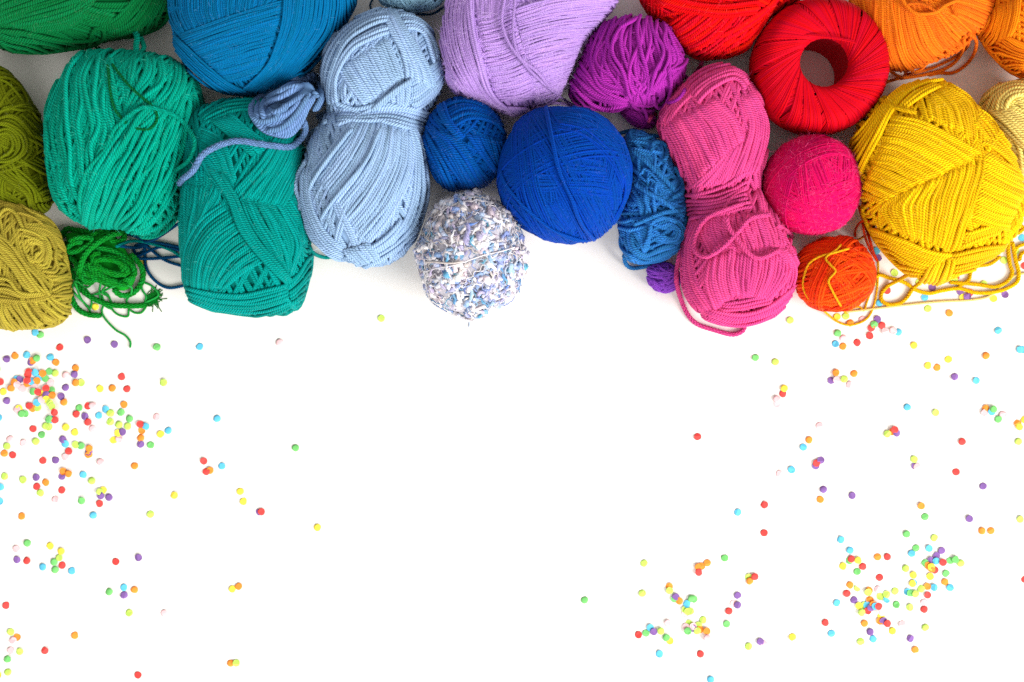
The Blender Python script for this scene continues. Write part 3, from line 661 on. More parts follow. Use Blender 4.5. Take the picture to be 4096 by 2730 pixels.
root, mat, b = obj('orange_red', 'yarn_ball', 'small orange red ball with a yellow thread trailing over it', 'yarn', (250, 72, 14), 6, hue=0.006, sheen=0.2, fuzzcol=(255, 110, 40))
b.core('core', mat, root, 10); u = under(root, mat, b, 6, [(60, 25), (130, 35)], lift=-0.8, wob=0.02, gap=.9); bw = ball_winding(root, mat, b, 6, 5, 8)
ts = bands(root, mat, b, 6, [
    ('z12', [(330, 960), (400, 860), (560, 810), (740, 850)], [(330, 1130), (430, 1100), (520, 1060), (600, 1000)], {'wob': 2.2}),
    ('z12', [(640, 980), (780, 900), (900, 960)], [(620, 1130), (760, 1080), (920, 1100)], {'wob': 2.2, 'lift': 3}),
    ('z12', [(330, 1160), (480, 1130), (640, 1080)], [(340, 1260), (560, 1240), (760, 1180)], {'wob': 2.2, 'lift': 2}),
    ('z12', [(360, 1270), (600, 1260), (900, 1120)], [(420, 1360), (640, 1400), (860, 1290)], {'wob': 2.0, 'lift': 3})])
fuzz(ts + [u], 1600, 22, 0.34, ROOTS['orange_red'][2], root, up=0.35)

# --- mid blue tangled skein and the purple scrap
root, mat, b = obj('mid_blue', 'yarn_skein', 'tangled mid blue skein squeezed between royal ball and pink skein', 'yarn', (48, 126, 200), 8, var=0.5)
b.core('core', mat, root, 14); u = under(root, mat, b, 8, [(60, 15), (110, 20)], lift=-0.6, wob=0.08)
ts = bands(root, mat, b, 8, [
    ('z10', [(120, 60), (250, 60), (380, 110)], [(210, 180), (330, 190), (470, 200)], {'wob': 3.0, 'lj': 0.7}),
    ('z10', [(300, 120), (330, 220), (320, 330)], [(440, 140), (470, 240), (430, 330)], {'wob': 3.0, 'lj': 0.7, 'lift': 4}),
    ('z10', [(180, 430), (260, 520), (290, 640)], [(390, 420), (370, 520), (360, 640)], {'wob': 2.4, 'lj': 0.7, 'lift': 2}),
    ('z10', [(330, 450), (450, 520), (590, 530)], [(350, 560), (470, 590), (600, 590)], {'wob': 3.0, 'lj': 0.7, 'lift': 3}),
    ('z10', [(110, 640), (200, 680), (330, 640)], [(130, 700), (220, 730), (340, 700)], {'wob': 2.4, 'lj': 0.7, 'lift': 3}),
    ('z10', [(230, 740), (270, 830), (310, 900)], [(350, 680), (350, 780), (330, 880)], {'lift': 2}),
    ('z10', [(380, 660), (500, 640), (590, 720), (560, 820), (440, 820), (380, 780)], [(440, 730), (480, 710), (520, 740), (500, 780), (460, 780), (440, 760)], {'lift': 4, 'wob': .6}),
    ('z10', [(130, 780), (170, 880), (300, 960), (480, 900), (590, 830)], [(220, 760), (250, 840), (330, 890), (440, 850), (520, 830)], {'lift': 6, 'wob': .8})])
fuzz(ts, 500, 18, 0.5, ROOTS['mid_blue'][2], root)

root, mat, b = obj('purple', 'yarn_ball', 'little purple scrap of yarn tucked beside the pink skein', 'yarn', (140, 70, 196), 5)
b.core('core', mat, root, 8); u = under(root, mat, b, 5.5, [(60, 25), (130, 35)], lift=-0.3, wob=0.22)
ts = bands(root, mat, b, 5, [('z10', [(320, 1000), (420, 1020), (520, 990)], [(340, 1060), (430, 1080), (540, 1050)], {'wob': 1.5}), ('z10', [(350, 1060), (440, 1130), (540, 1100)], [(380, 1140), (440, 1170), (520, 1160)], {'wob': 1.5, 'lift': 3})])
fuzz(ts + [u], 350, 16, 0.5, ROOTS['purple'][2], root)

# --- pink hourglass skein
root, mat, b = obj('pink_low', 'yarn_skein', 'bright pink hourglass skein with loops trailing over its lower end', 'yarn', (236, 78, 148), 7.8)
b2 = BL['pink_top']
b.core('core', mat, root, 16); b2.core('core', mat, root, 16)
u = under(root, mat, b, 7.8, [(20, 4), (-30, 0)]); u = under(root, mat, b2, 7.8, [(-20, 4), (30, 0)])
ts = bands(root, mat, b2, 7.8, [
    ('z10', [(380, -60), (420, 120), (520, 320), (600, 470)], [(450, -60), (500, 100), (580, 290), (650, 450)], {'lift': 2}),
    ('z10', [(440, 0), (520, 150), (580, 300), (640, 450)], [(800, -190), (940, -50), (1010, 110)], {'lift': 3}),
    ('z10', [(640, 440), (760, 330), (880, 200)], [(880, 420), (960, 250), (1000, 100)], {'lift': 0}),
    ('z10', [(900, 410), (980, 200), (1030, 0), (960, -180)], [(1140, 320), (1190, 100), (1170, -60), (1080, -230)], {'lift': 5}),
    ('z9', [(1400, 860), (1640, 720), (1900, 680), (2110, 780)], [(1560, 1090), (1700, 950), (1900, 870), (2020, 960)], {'lift': 7}),
    ('z9', [(1400, 830), (1350, 950), (1200, 1100), (1100, 1250)], [(1560, 950), (1450, 1050), (1350, 1150), (1250, 1300)], {'lift': 1})])
ts += bands(root, mat, b, 7.8, [
    ('z10', [(600, 640), (580, 900), (590, 1150), (700, 1350)], [(760, 640), (650, 860), (690, 1100), (820, 1300)], {'lift': 1}),
    ('z10', [(720, 620), (710, 740), (770, 900)], [(1210, 620), (1260, 740), (1290, 850)], {'lift': 0, 'wob': .7}),
    ('z10', [(770, 930), (740, 1110), (810, 1300)], [(930, 860), (920, 1050), (950, 1180)], {'lift': 4}),
    ('z10', [(930, 900), (920, 1030), (960, 1190)], [(1320, 880), (1300, 1060), (1160, 1240)], {'lift': 3}),
    ('z10', [(1200, 860), (1280, 980), (1240, 1200)], [(1330, 880), (1390, 1050), (1330, 1220)], {'lift': 5}),
    ('z10', [(860, 1240), (1000, 1220), (1160, 1180)], [(840, 1290), (1000, 1290), (1200, 1240)], {'lift': 7}),
    ('z10', [(780, 1270), (1000, 1300), (1200, 1230), (1370, 1080)], [(690, 1340), (900, 1430), (1120, 1400), (1300, 1270)], {'lift': 8}),
    ('z10', [(700, 1300), (760, 1380), (860, 1420)], [(860, 1300), (900, 1370), (960, 1430)], {'lift': 3})])
ws = Tubes(6)
for pts in ([(570, 500), (750, 470), (900, 410), (1000, 340), (1170, 300)], [(590, 490), (780, 500), (930, 450), (1020, 400), (1130, 390)], [(600, 530), (800, 530), (940, 470), (1030, 430), (1130, 415)],
            [(600, 560), (800, 550), (960, 500), (1060, 470), (1140, 450)], [(610, 590), (800, 575), (960, 530), (1060, 505), (1150, 490)], [(620, 620), (820, 600), (960, 560), (1060, 540), (1150, 530)],
            [(900, 640), (870, 580), (930, 500), (1030, 440), (1130, 410)], [(640, 650), (830, 625), (980, 585), (1080, 570), (1150, 565)]):
    P = lay(px('z10', pts), 7.8, extra=-1, blobs=[b, b2]); P[0, 2] -= 40; P[-1, 2] -= 40
    ws.add(P, np.tile([0.0, 0.0, 1.0], (len(P), 1)), 7.8)
ws.build('waist_wrap', mat, root); ts.append(ws)
fuzz(ts, 2000, 22, 0.55, ROOTS['pink_low'][2], root)

# --- olive and mustard skeins at the left edge
root, mat, b = obj('olive', 'yarn_skein', 'moss green skein of fine cotton at the left edge', 'yarn', (104, 114, 12), 6)
b.core('core', mat, root, 11); u = under(root, mat, b, 6, [(60, 10), (-20, 5)], lift=-0.8, wob=0.05)
ts = bands(root, mat, b, 6, [
    ('z1', [(-30, 600), (100, 640), (220, 800), (300, 960)], [(-40, 720), (60, 760), (150, 880), (220, 1010)], {'wob': 2.0}),
    ('z1', [(150, 900), (280, 900), (330, 980)], [(-20, 1020), (120, 990), (240, 1000)], {'lift': 5, 'wob': 2.4}),
    ('z1', [(250, 980), (350, 1100), (420, 1250)], [(120, 1040), (220, 1160), (300, 1280)], {'wob': 2.8, 'lift': 2}),
    ('z1', [(-40, 1060), (110, 1030), (250, 1180), (270, 1350), (120, 1500), (-40, 1560)], [(-40, 1230), (50, 1210), (90, 1290), (60, 1380), (-40, 1420)], {'wob': 1.8, 'lift': 4}),
    ('z1', [(210, 1210), (290, 1280), (270, 1380)], [(350, 1190), (410, 1260), (420, 1360)], {'lift': 9, 'wob': 2.0}),
    ('z2', [(120, -20), (280, 40), (330, 150), (250, 260)], [(330, -60), (410, 40), (420, 180), (350, 320)], {'lift': 4, 'wob': 2.0}),
    ('z2', [(-40, 60), (60, 160), (200, 260), (230, 360)], [(100, -20), (200, 80), (270, 180), (300, 300)], {'lift': 6, 'wob': 1.6}),
    ('z2', [(280, 340), (310, 390), (330, 440)], [(440, 300), (450, 350), (440, 410)], {'lift': 3})], lj=0.4, gap=0.93)
fuzz(ts, 400, 14, 0.5, ROOTS['olive'][2], root)

root, mat, b = obj('mustard', 'yarn_skein', 'mustard gold skein with swirled shiny cords at the left edge', 'yarn', (180, 162, 58), 6.6, rough=0.6, sheen=0.15)
b.core('core', mat, root, 12); u = under(root, mat, b, 6.6, [(20, 10), (-30, 5)], lift=-0.8)
ts = bands(root, mat, b, 6.6, [
    ('z2', [(-40, 300), (120, 350), (240, 400), (330, 480)], [(-40, 480), (40, 390), (130, 440), (180, 620)], {'wob': 2.0}),
    ('z2', [(60, 290), (260, 400), (400, 480), (460, 600)], [(140, 420), (260, 480), (340, 540), (410, 620)], {'wob': 2.4, 'lift': 3}),
    ('z2', [(230, 660), (300, 680), (300, 750), (230, 780), (170, 740)], [(170, 480), (400, 540), (520, 760), (560, 960), (440, 1010)], {'lift': 3, 'wob': 1.2}),
    ('z2', [(200, 640), (280, 640), (320, 700)], [(130, 560), (250, 570), (330, 620)], {'lift': 6, 'wob': 1.6}),
    ('z2', [(-40, 560), (100, 690), (260, 900), (400, 1070)], [(-40, 740), (60, 830), (170, 980), (240, 1070)], {'lift': 10, 'wob': 1.0}),
    ('z2', [(-40, 920), (60, 960), (150, 1040), (330, 1060)], [(-40, 1160), (150, 1150), (300, 1120), (400, 1080)], {'lift': 6, 'wob': 1.8}),
    ('z2', [(390, 950), (490, 900), (570, 880)], [(410, 1170), (500, 1120), (570, 1060)], {'lift': 5, 'wob': 1.8}),
    ('z2', [(-40, 1150), (-10, 1280), (60, 1400)], [(390, 1080), (520, 1180), (590, 1230)], {'lift': 6, 'wob': 1.4}),
    ('z2', [(390, 620), (470, 700), (520, 830)], [(450, 590), (530, 720), (570, 860)], {'lift': 4})], lj=0.4, gap=0.93)
fuzz(ts, 400, 12, 0.45, ROOTS['mustard'][2], root)

# --- red ring of crochet thread
root, mat, b = obj('ring', 'thread_ring', 'red ring of fine crochet thread with a round hole through its middle', 'thread', (200, 6, 30), 2.3, hue=0.003, nply=2.0, twist=0.4, depth=0.25, sheen=0.1, rough=0.55, var=0.2)
cx, cy = b.c; Ro = 150 * 4096 / 2353 * b.k; Ri = 97.0; hh = 150.0
def ring_pt(r, th, lift, down):
    """point of the ring's upper surface at radius r; down: depth below the rim line once on a wall"""
    mid = (Ro + Ri) / 2; a = (Ro - Ri) / 2; q = np.clip((r - mid) / a, -1, 1)
    pw = np.where(q < 0, 6.5, 3.0); z = hh + hh * (1 - np.abs(q) ** pw) ** (1 / pw)
    z = z - down
    N = np.stack([np.cos(th) * q * 0.9, np.sin(th) * q * 0.9, 1 - np.abs(q) * 0.8], 1); N /= np.linalg.norm(N, axis=1)[:, None]
    P = np.stack([cx + r * np.cos(th), cy + r * np.sin(th), z], 1)
    return P + N * lift, N
V = []; F = []; nu = 56; prof = [(Ri + 10, 6), (Ri + 34, 120), (Ri + 32, 215), (Ri + 26, 268), (Ri + 40, 288), ((Ro + Ri) / 2, 292), (Ro - 50, 284), (Ro - 22, 252), (Ro - 8, 200), (Ro - 5, 120), (Ro - 20, 40), (Ro - 45, 4)]
for r_, z_ in prof:
    for j in range(nu): V.append((cx + r_ * math.cos(2 * math.pi * j / nu), cy + r_ * math.sin(2 * math.pi * j / nu), z_))
for i in range(len(prof) - 1):
    for j in range(nu): F.append((i * nu + j, i * nu + (j + 1) % nu, (i + 1) * nu + (j + 1) % nu, (i + 1) * nu + j))
raw_mesh('core', V, F, mat, root)
for layer, (ng, ns, fill, sgn, lf0, nm) in enumerate(((24, 16, 1.0, -1, 0.0, 'under_winding'), (30, 15, 0.9, 1, 4.0, 'winding'))):
    tb = Tubes(4)
    for g in range(ng):
        g0 = 2 * math.pi * (g + rng.normal(0, 0.12)) / ng
        for i in range(ns):
            t0 = g0 + 2 * math.pi / ng * fill * (i + rng.normal(0, 0.3)) / ns
            rt = np.linspace(0, 1, 22); rr = Ri + 2 + (Ro - Ri - 4) * (1 - (1 - rt) ** 1.3)
            Rt = Ri * 0.93
            th = np.arccos(np.clip(Rt / rr, -1, 1))
            # inner wall run, top run, outer wall run
            inn = np.linspace(1, 0, 7)[:-1]; out = np.linspace(0, 1, 9)[1:]
            r_all = np.r_[rr[0] + 26 * inn ** 0.6, rr, rr[-1] + (-18 * out ** 3)]
            th_all = np.r_[th[0] - 0.9 * inn, th, th[-1] + 0.32 * out]
            dn = np.r_[110 * inn, np.zeros(22), 205 * out]
            lf = lf0 + rng.random() * 3.5
            P, N = ring_pt(r_all, t0 * 1.0 + sgn * th_all, lf, dn)
            P[:, 2] = np.maximum(P[:, 2], 3)
            tb.add(P, N, 2.3)
    tb.build(nm, mat, root)
ring_root, ring_mat = root, mat

# --- boucle ball
root, mat, b = obj('boucle', 'yarn_ball', 'speckled white and blue boucle ball with curly tufts', 'yarn', (200, 195, 205), 5, attr=True, var=0.14, depth=0.25, hue=0.02, fuzzcol=(225, 222, 232))
coremat = yarn_mat('boucle_core', (216, 212, 222), 5)
b.core('core', coremat, root, 14)
pal = np.array([lin(c)[:3] for c in ((238, 232, 236), (228, 222, 220), (214, 204, 198), (222, 205, 214), (142, 168, 214), (96, 144, 200), (165, 190, 220), (95, 165, 195), (185, 175, 205), (186, 176, 182), (244, 242, 246), (104, 122, 184))])
wts = np.array([5, 2.5, 1.6, 3, 3, 2.0, 3.4, 1.6, 3.4, 1.2, 4, 1.2]); wts /= wts.sum()
tb = Tubes(5)
for i in range(820):
    # short curly slubs, roughly along the meridians
    az = rng.random() * 6.28; nn = np.array([math.cos(az), math.sin(az), rng.normal(0, 0.35)]); nn /= np.linalg.norm(nn); d = rng.normal(0, 0.38)
    if abs(d) > 0.93: continue
    u = np.cross(nn, [0.1, 0.2, 1.0]); u /= np.linalg.norm(u); v = np.cross(nn, u)
    span = rng.uniform(0.12, 0.55); m = int(46 * span) + 12
    amp = rng.uniform(0.012, 0.04); t0 = rng.uniform(-0.5, 3.65)
    t = -(t0 + np.linspace(0, span, m) + smooth_noise(m, m // 4, amp))
    q = np.clip(d + smooth_noise(m, m // 4, amp), -0.985, 0.985)
    D = q[:, None] * nn + np.sqrt(1 - q ** 2)[:, None] * (np.cos(t)[:, None] * u + np.sin(t)[:, None] * v)
    if D[:, 2].max() < -0.25: continue
    dip = 34 * np.exp(-((D[:, 0] + 0.02) ** 2 + (D[:, 1] + 0.03) ** 2) / 0.022) * (D[:, 2] > 0)
    lump = 7 * np.sin(5 * D[:, 0] + 1.3) * np.sin(6 * D[:, 1] + 0.4) + 4 * np.sin(9 * D[:, 0] * D[:, 1] + 2)
    lf = rng.uniform(-12, 3) + smooth_noise(m, m // 4, 3.5) - dip + lump
    P, N = b.dirs(D, lf); P[:, 2] = np.maximum(P[:, 2], 4)
    base = rng.choice([3.0, 4.5, 7.0, 10.0], p=[.2, .3, .32, .18])
    e = np.sin(np.linspace(0.05, 3.09, m)) ** 0.5
    R = np.maximum(base * e * (1 + smooth_noise(m, m // 4, 0.3)), 1.0)
    c1, c2 = pal[rng.choice(len(pal), 2, p=wts)]
    mixw = np.clip(0.5 + smooth_noise(m, 3, 0.6), 0, 1)[:, None]
    tb.add(P, N, R, c1 * mixw + c2 * (1 - mixw))
tb.build('curly_winding', mat, root)
tc = Tubes(5)
for i in range(38):
    # long thin curly binder threads
    nn = rng.normal(0, 1, 3); nn /= np.linalg.norm(nn); u = np.cross(nn, rng.normal(0, 1, 3)); u /= np.linalg.norm(u); v = np.cross(nn, u); d = rng.uniform(-0.8, 0.8)
    m = 170; t = rng.random() * 6.28 + np.linspace(0, 2.6, m)
    q = np.clip(d + 0.018 * np.sin(np.linspace(0, 95, m)) + smooth_noise(m, 10, 0.02), -0.98, 0.98)
    D = q[:, None] * nn + np.sqrt(1 - q ** 2)[:, None] * (np.cos(t)[:, None] * u + np.sin(t)[:, None] * v)
    P, N = b.dirs(D, 4 + smooth_noise(m, 20, 2.0)); P[:, 2] = np.maximum(P[:, 2], 3)
    tc.add(P, N, 1.9, pal[rng.choice([0, 1, 2, 4, 5, 10])])
P = lay(px('z8', [(190, 990), (330, 950), (500, 920), (640, 870), (760, 830), (900, 800), (1030, 760)]), 3.0, extra=8); tc.add(P, np.tile([0., 0, 1], (len(P), 1)), 2.6, pal[0])
P = lay(px('z8', [(150, 900), (300, 895), (450, 905), (560, 890)]), 3.0, extra=8); tc.add(P, np.tile([0., 0, 1], (len(P), 1)), 4.0, pal[2])
P = lay(px('z8', [(610, 1400), (620, 1430), (618, 1475)]), 2.0); tc.add(P, np.tile([0., 0, 1], (len(P), 1)), 2.5, pal[6])
tc.build('binder_thread', mat, root)
fuzz([tb, tc], 6000, 24, 0.36, ROOTS['boucle'][2], root, up=0.6)

# --- periwinkle coil resting on the teal skein
root, mat, b = obj('peri', 'yarn_coil', 'periwinkle blue coiled hank resting on the teal skein, with a tail', 'yarn', (112, 148, 198), 11, hue=0.006, twist=2.0, depth=0.7)
b.core('core', mat, root, 34)
def ellipse(cx_, cy_, a, bb, rot, a0=0, a1=360, n=14):
    out = []
    for q in np.linspace(math.radians(a0), math.radians(a1), n):
        x = a * math.cos(q); y = bb * math.sin(q); c, s_ = math.cos(math.radians(rot)), math.sin(math.radians(rot))
        out.append((cx_ + x * c - y * s_, cy_ + x * s_ + y * c))
    return out
tb = Tubes(8)
def rope(tb_, crop, pts, r, ex, bl):
    P = lay(px(crop, pts), r, extra=ex, blobs=bl); tb_.add(P, np.tile([0.02, 0.03, 1.0], (len(P), 1)), r, cap=True)
OUT = np.array([(1350, 700), (1180, 700), (1000, 775), (850, 885), (795, 1010), (850, 1130), (980, 1205), (1130, 1215), (1245, 1120), (1310, 980), (1380, 860)], float)
INN = np.array([(1300, 840), (1190, 830), (1090, 880), (1010, 945), (985, 1005), (1015, 1045), (1080, 1055), (1150, 1030), (1215, 970), (1270, 905), (1320, 850)], float)
for k in range(8):
    t = (k + 0.3) / 8; pts = OUT * (1 - t) + INN * t + rng.normal(0, 11, OUT.shape)
    a0, a1 = (0, 11) if k % 3 else (0, 9)
    rope(tb, 'z3', pts[a0:a1], 11, 16 * math.sin(math.pi * min(t * 1.3, 1)) + rng.uniform(-4, 10), [b, BL['teal'], BL['peacock']])
for pts, ex in (([(800, 1010), (850, 925), (930, 950), (985, 1005), (1060, 985), (1120, 930)], 22), ([(790, 1050), (880, 1092), (1010, 1062), (1050, 1000), (1130, 960)], 20), ([(930, 1180), (1060, 1150), (1170, 1060), (1250, 950), (1310, 860)], 24), ([(1000, 1210), (1150, 1140), (1250, 1010), (1330, 880)], 18),
                ([(900, 850), (1030, 800), (1170, 790), (1290, 830)], 22), ([(980, 1000), (1060, 1040), (1160, 990), (1240, 890)], 14), ([(1020, 930), (1100, 950), (1190, 900), (1270, 850)], 14)):
    rope(tb, 'z3', pts, 11, ex, [b, BL['teal']])
tb.build('coil', mat, root)
tk = Tubes(8)
for k in range(9):
    q = math.radians(-150 + 26 * k); cq, sq = math.cos(q), math.sin(q)
    pts = [(1310 + 18 * cq, 800 + 16 * sq), (1312 + 62 * cq, 775 + 62 * sq), (1318 + 112 * cq, 765 + 104 * sq), (1322 + 128 * cq, 775 + 122 * sq)]
    rope(tk, 'z3', pts, 10.5, (22, 26, 6, -30)[0] - 2 * (k % 3), [b, BL['teal'], BL['peacock']])
for k in range(3):
    rope(tk, 'z3', [(1400 - 8 * k, 700 + 10 * k), (1450 - 14 * k, 800), (1440 - 16 * k, 900), (1380 - 16 * k, 1000)], 10, -4 + 6 * k, [b, BL['teal']])
tk.build('gathered_end', mat, root)
ts = [tb, tk]
ts += loose(root, mat, [('z3', [(1270, 1080), (1280, 1180), (1220, 1270), (1140, 1320), (1000, 1310), (860, 1290), (700, 1265), (580, 1280), (450, 1330), (350, 1400), (300, 1490), (260, 1545), (190, 1600), (140, 1660)], 12.5)], name='tail')
fuzz(ts, 700, 20, 0.5, ROOTS['peri'][2], root)

# --- green cord tangle, thin green thread, navy cord
root, mat, b = obj('green', 'cord_tangle', 'tangle of thick bright green cord on the table under the emerald skein', 'yarn', (16, 148, 44), 12)
b.core('core', mat, root, 16)
G = [[(500, 620), (540, 545), (640, 555), (760, 575), (880, 560), (980, 560), (1015, 610), (960, 650), (890, 625)],
     [(540, 720), (600, 640), (720, 610), (800, 570)], [(560, 640), (680, 610), (760, 640), (660, 710), (550, 730), (590, 660), (680, 650)],
     ellipse(880, 840, 215, 125, 22, 0, 340), ellipse(920, 870, 180, 92, 10, 120, 420), ellipse(880, 830, 140, 60, 30, -60, 230), [(760, 800), (880, 790), (1000, 830), (1040, 900), (960, 910), (820, 870), (740, 850)],
     [(1060, 740), (1150, 850), (1160, 960), (1090, 1060), (990, 1085), (920, 1030)], [(640, 900), (690, 760), (790, 660), (920, 590), (1000, 580)],
     [(600, 860), (700, 900), (820, 960), (940, 990), (1040, 1000)], [(560, 760), (620, 820), (640, 900), (700, 960), (820, 950)], [(700, 820), (800, 900), (900, 960), (960, 970)],
     [(545, 790), (585, 900), (560, 1000), (590, 1120), (640, 1200), (720, 1240), (830, 1250)], [(600, 980), (690, 1060), (780, 1120), (900, 1160), (1050, 1170), (1200, 1165)], [(540, 640), (520, 740), (560, 860), (640, 960), (760, 980)]]
tsg = []
for q, pts in enumerate(G):
    tb = Tubes(6); P = lay(px('z2', pts), 12, extra=(-6, 0, 8, -10, -3, 2, 5, -8, 14, 0, 0, 4, 0, 2, -8)[q], blobs=[b]); cord(tb, P, 12); tb.build('cord_loop', mat, root); tsg.append(tb)
tf = Tubes(4)
for k in range(70):
    e = (1215 + rng.normal(75, 28), 1095 + rng.normal(0, 48))
    P = lay(px('z2', [(1185 + rng.normal(0, 6), 1160 + rng.normal(0, 8)), (1225 + rng.normal(0, 12), 1110 + rng.normal(0, 20)), e]), 2.0, extra=rng.uniform(0, 10), blobs=[]); tf.add(P, np.tile([0., 0, 1], (len(P), 1)), 1.6)
tf.build('frayed_end', mat, root)
fuzz(tsg, 600, 16, 0.5, ROOTS['green'][2], root)

def strand_thing(name, label, col, r, items, group='loose threads and cords', cat='thread', **mk):
    first = px(items[0][0], items[0][1])[0]
    root = thing(name, label, cat, first, group); mat = yarn_mat(name + '_' + label.split()[0] + '_yarn', col, r, **mk)
    for crop, pts, rr, *o in items:
        o = o[0] if o else {}
        P = lay(px(crop, pts), rr, extra=o.get('extra', 0.0), zpath=o.get('zpath'), over=9.0); tb = Tubes(5); cord(tb, P, rr, ply=o.get('ply', 3), pitch=4.5); tb.build('strand', mat, root)
    return root
strand_thing('thread_tangle', 'thin light green thread curling out from under the green cord tangle', (40, 172, 72), 4.5, [
    ('z2', [(660, 890), (620, 950), (690, 920), (745, 980), (700, 1020), (620, 970), (590, 1030), (640, 1100), (720, 1180), (735, 1225)], 4.5),
    ('z2', [(820, 980), (810, 1060), (835, 1150), (910, 1190), (885, 1090), (840, 1060), (770, 1080)], 4.5),
    ('z2', [(740, 1090), (850, 1045), (950, 1005), (1060, 1010), (1070, 1060), (1030, 1140), (1110, 1160), (1210, 1130), (1290, 1080), (1240, 1010), (1165, 975)], 4.5),
    ('z2', [(870, 1000), (830, 1060), (890, 1100), (905, 1180), (960, 1240), (1040, 1255), (1050, 1200), (1095, 1225), (1150, 1225), (1190, 1180)], 4.5),
    ('z2', [(610, 980), (650, 1090), (690, 1150), (735, 1190), (745, 1100), (700, 1030)], 4.5),
    ('z2', [(1150, 980), (1160, 1040), (1190, 1090), (1180, 1140)], 4.5),
    ('z2', [(830, 1080), (845, 1150), (830, 1220), (870, 1290), (950, 1370), (1020, 1410), (1060, 1460), (1060, 1512)], 4.5)])
strand_thing('cord', 'navy blue cord looping on the table between green tangle and teal skein', (8, 76, 122), 6.5, [
    ('z2', [(1480, 480), (1300, 605), (1190, 645), (1110, 605), (1000, 580)], 6.5), ('z2', [(960, 680), (1120, 695), (1260, 655), (1480, 695)], 6.5),
    ('z2', [(1500, 850), (1350, 800), (1240, 720), (1160, 650)], 6.5), ('z2', [(1090, 785), (1250, 785), (1480, 765)], 6.5),
    ('z2', [(1180, 690), (1190, 850), (1260, 960), (1370, 1022), (1520, 1000)], 6.5), ('z2', [(1080, 700), (1110, 745), (1165, 725), (1175, 680), (1110, 675), (1090, 720)], 6.5), ('z2', [(1100, 780), (1200, 730), (1320, 690), (1480, 720)], 6.5)], cat='yarn')
strand_thing('thread', 'dark blue strand under the pale blue ball at the top edge', (30, 90, 130), 5, [('z5', [(830, -20), (970, 70), (1150, 125), (1300, 125), (1420, 50)], 5, {'zpath': [20, 20, 20, 20, 20]}), ('z5', [(770, -20), (740, 50), (760, 110)], 4, {'zpath': [10, 10, 10]})])
strand_thing('thread', 'yellow thread draped over the small orange red ball', (255, 190, 30), 4.5, [
    ('z12', [(945, 1000), (945, 1100), (935, 1230), (905, 1360), (850, 1440), (740, 1478), (640, 1450), (540, 1370), (440, 1290), (392, 1200), (403, 1100), (440, 1020), (520, 970), (620, 945), (735, 912)], 4.6, {'extra': 2}),
    ('z12', [(855, 815), (790, 850), (700, 860), (640, 920), (560, 980), (590, 1030), (630, 1080), (580, 1150), (610, 1230), (660, 1320), (710, 1392)], 4.6, {'extra': 2}),
    ('z12', [(710, 1392), (760, 1352), (810, 1345), (840, 1372), (862, 1310), (890, 1230)], 4.6)])
strand_thing('thread', 'red orange strand hanging down beside the small orange red ball', (240, 60, 20), 6, [
    ('z12', [(800, 590), (830, 690), (870, 800), (905, 930), (940, 1010)], 6, {'extra': 3}), ('z12', [(830, 720), (850, 830), (890, 930), (935, 1000)], 5), ('z12', [(880, 715), (820, 715), (780, 770), (775, 830)], 5)])
strand_thing('thread', 'pale cream yellow strand lying straight across the table below the yellow skein', (252, 226, 150), 5, [
    ('z15', [(-60, 1140), (300, 1098), (600, 1062), (1000, 1022), (1400, 1000), (1600, 950), (1760, 820), (1870, 730), (2010, 690)], 5)])

# --- loose strands belonging to the skeins
def add_loose(key, items, name='loose_strand'):
    root, mat, _ = ROOTS[key]; return loose(root, mat, items, name)
add_loose('dark_green', [('z1', [(810, 420), (815, 330), (860, 260), (925, 270), (925, 345), (850, 410)], 9, {'extra': 4}), ('z1', [(700, 430), (780, 430), (850, 400), (905, 340)], 8),
    ('z1', [(840, 400), (920, 510), (965, 600), (985, 800), (1030, 980), (1135, 1110)], 5.5, {'ply': 2}), ('z1', [(880, 420), (1000, 570), (1140, 750), (1280, 880), (1380, 970), (1405, 1080), (1330, 1160), (1190, 1150)], 5.5, {'ply': 2})])
add_loose('emerald', [('z1', [(1080, 1100), (1190, 1010), (1300, 962), (1450, 990), (1600, 1060), (1710, 1190), (1745, 1300), (1690, 1440), (1570, 1530)], 8.5, {'extra': 4}),
    ('z1', [(1190, 260), (1230, 330), (1220, 430), (1235, 540)], 12, {'zpath': [150, 170, 230, 280]}), ('z1', [(1260, 330), (1290, 430), (1240, 500)], 10, {'zpath': [150, 170, 260]})])
add_loose('teal', [('z2', [(940, 690), (1080, 642), (1250, 668), (1400, 720), (1500, 790)], 7), ('z6', [(180, 860), (240, 930), (330, 965), (400, 960)], 8)])
add_loose('light_blue_low', [('z5', [(340, 1080), (290, 1250), (130, 1500), (80, 1600), (75, 1700), (105, 1790), (110, 1890)], 9, {'extra': 2}), ('z5', [(290, 1140), (200, 1200), (170, 1290)], 8), ('z5', [(1390, 500), (1340, 560), (1270, 610)], 7)])
add_loose('lilac', [('z7', [(830, -30), (800, 180), (850, 360), (960, 520), (1120, 650), (1230, 790)], 6, {'extra': 3}), ('z7', [(920, -30), (900, 250), (925, 430), (990, 560), (1120, 700), (1300, 855), (1500, 975), (1680, 1065), (1830, 1165)], 5.5, {'extra': 3}),
    ('z7', [(1120, 970), (1250, 930), (1370, 935), (1480, 975)], 6, {'extra': 2})])
add_loose('violet', [('z9', [(1075, 1000), (1090, 1080), (1150, 1140), (1225, 1070), (1265, 900), (1235, 700)], 7.3, {'extra': 4}), ('z9', [(1380, 780), (1440, 830), (1400, 960), (1330, 1045), (1200, 1095), (1050, 1160), (900, 1135), (830, 1040)], 7.3, {'extra': 4}),
    ('z9', [(830, 1060), (920, 1100), (1040, 1110), (1130, 1080)], 7.3, {'extra': 5}), ('z9', [(960, 1120), (1000, 1180), (1010, 1280), (950, 1350)], 7.3, {'extra': 2})])
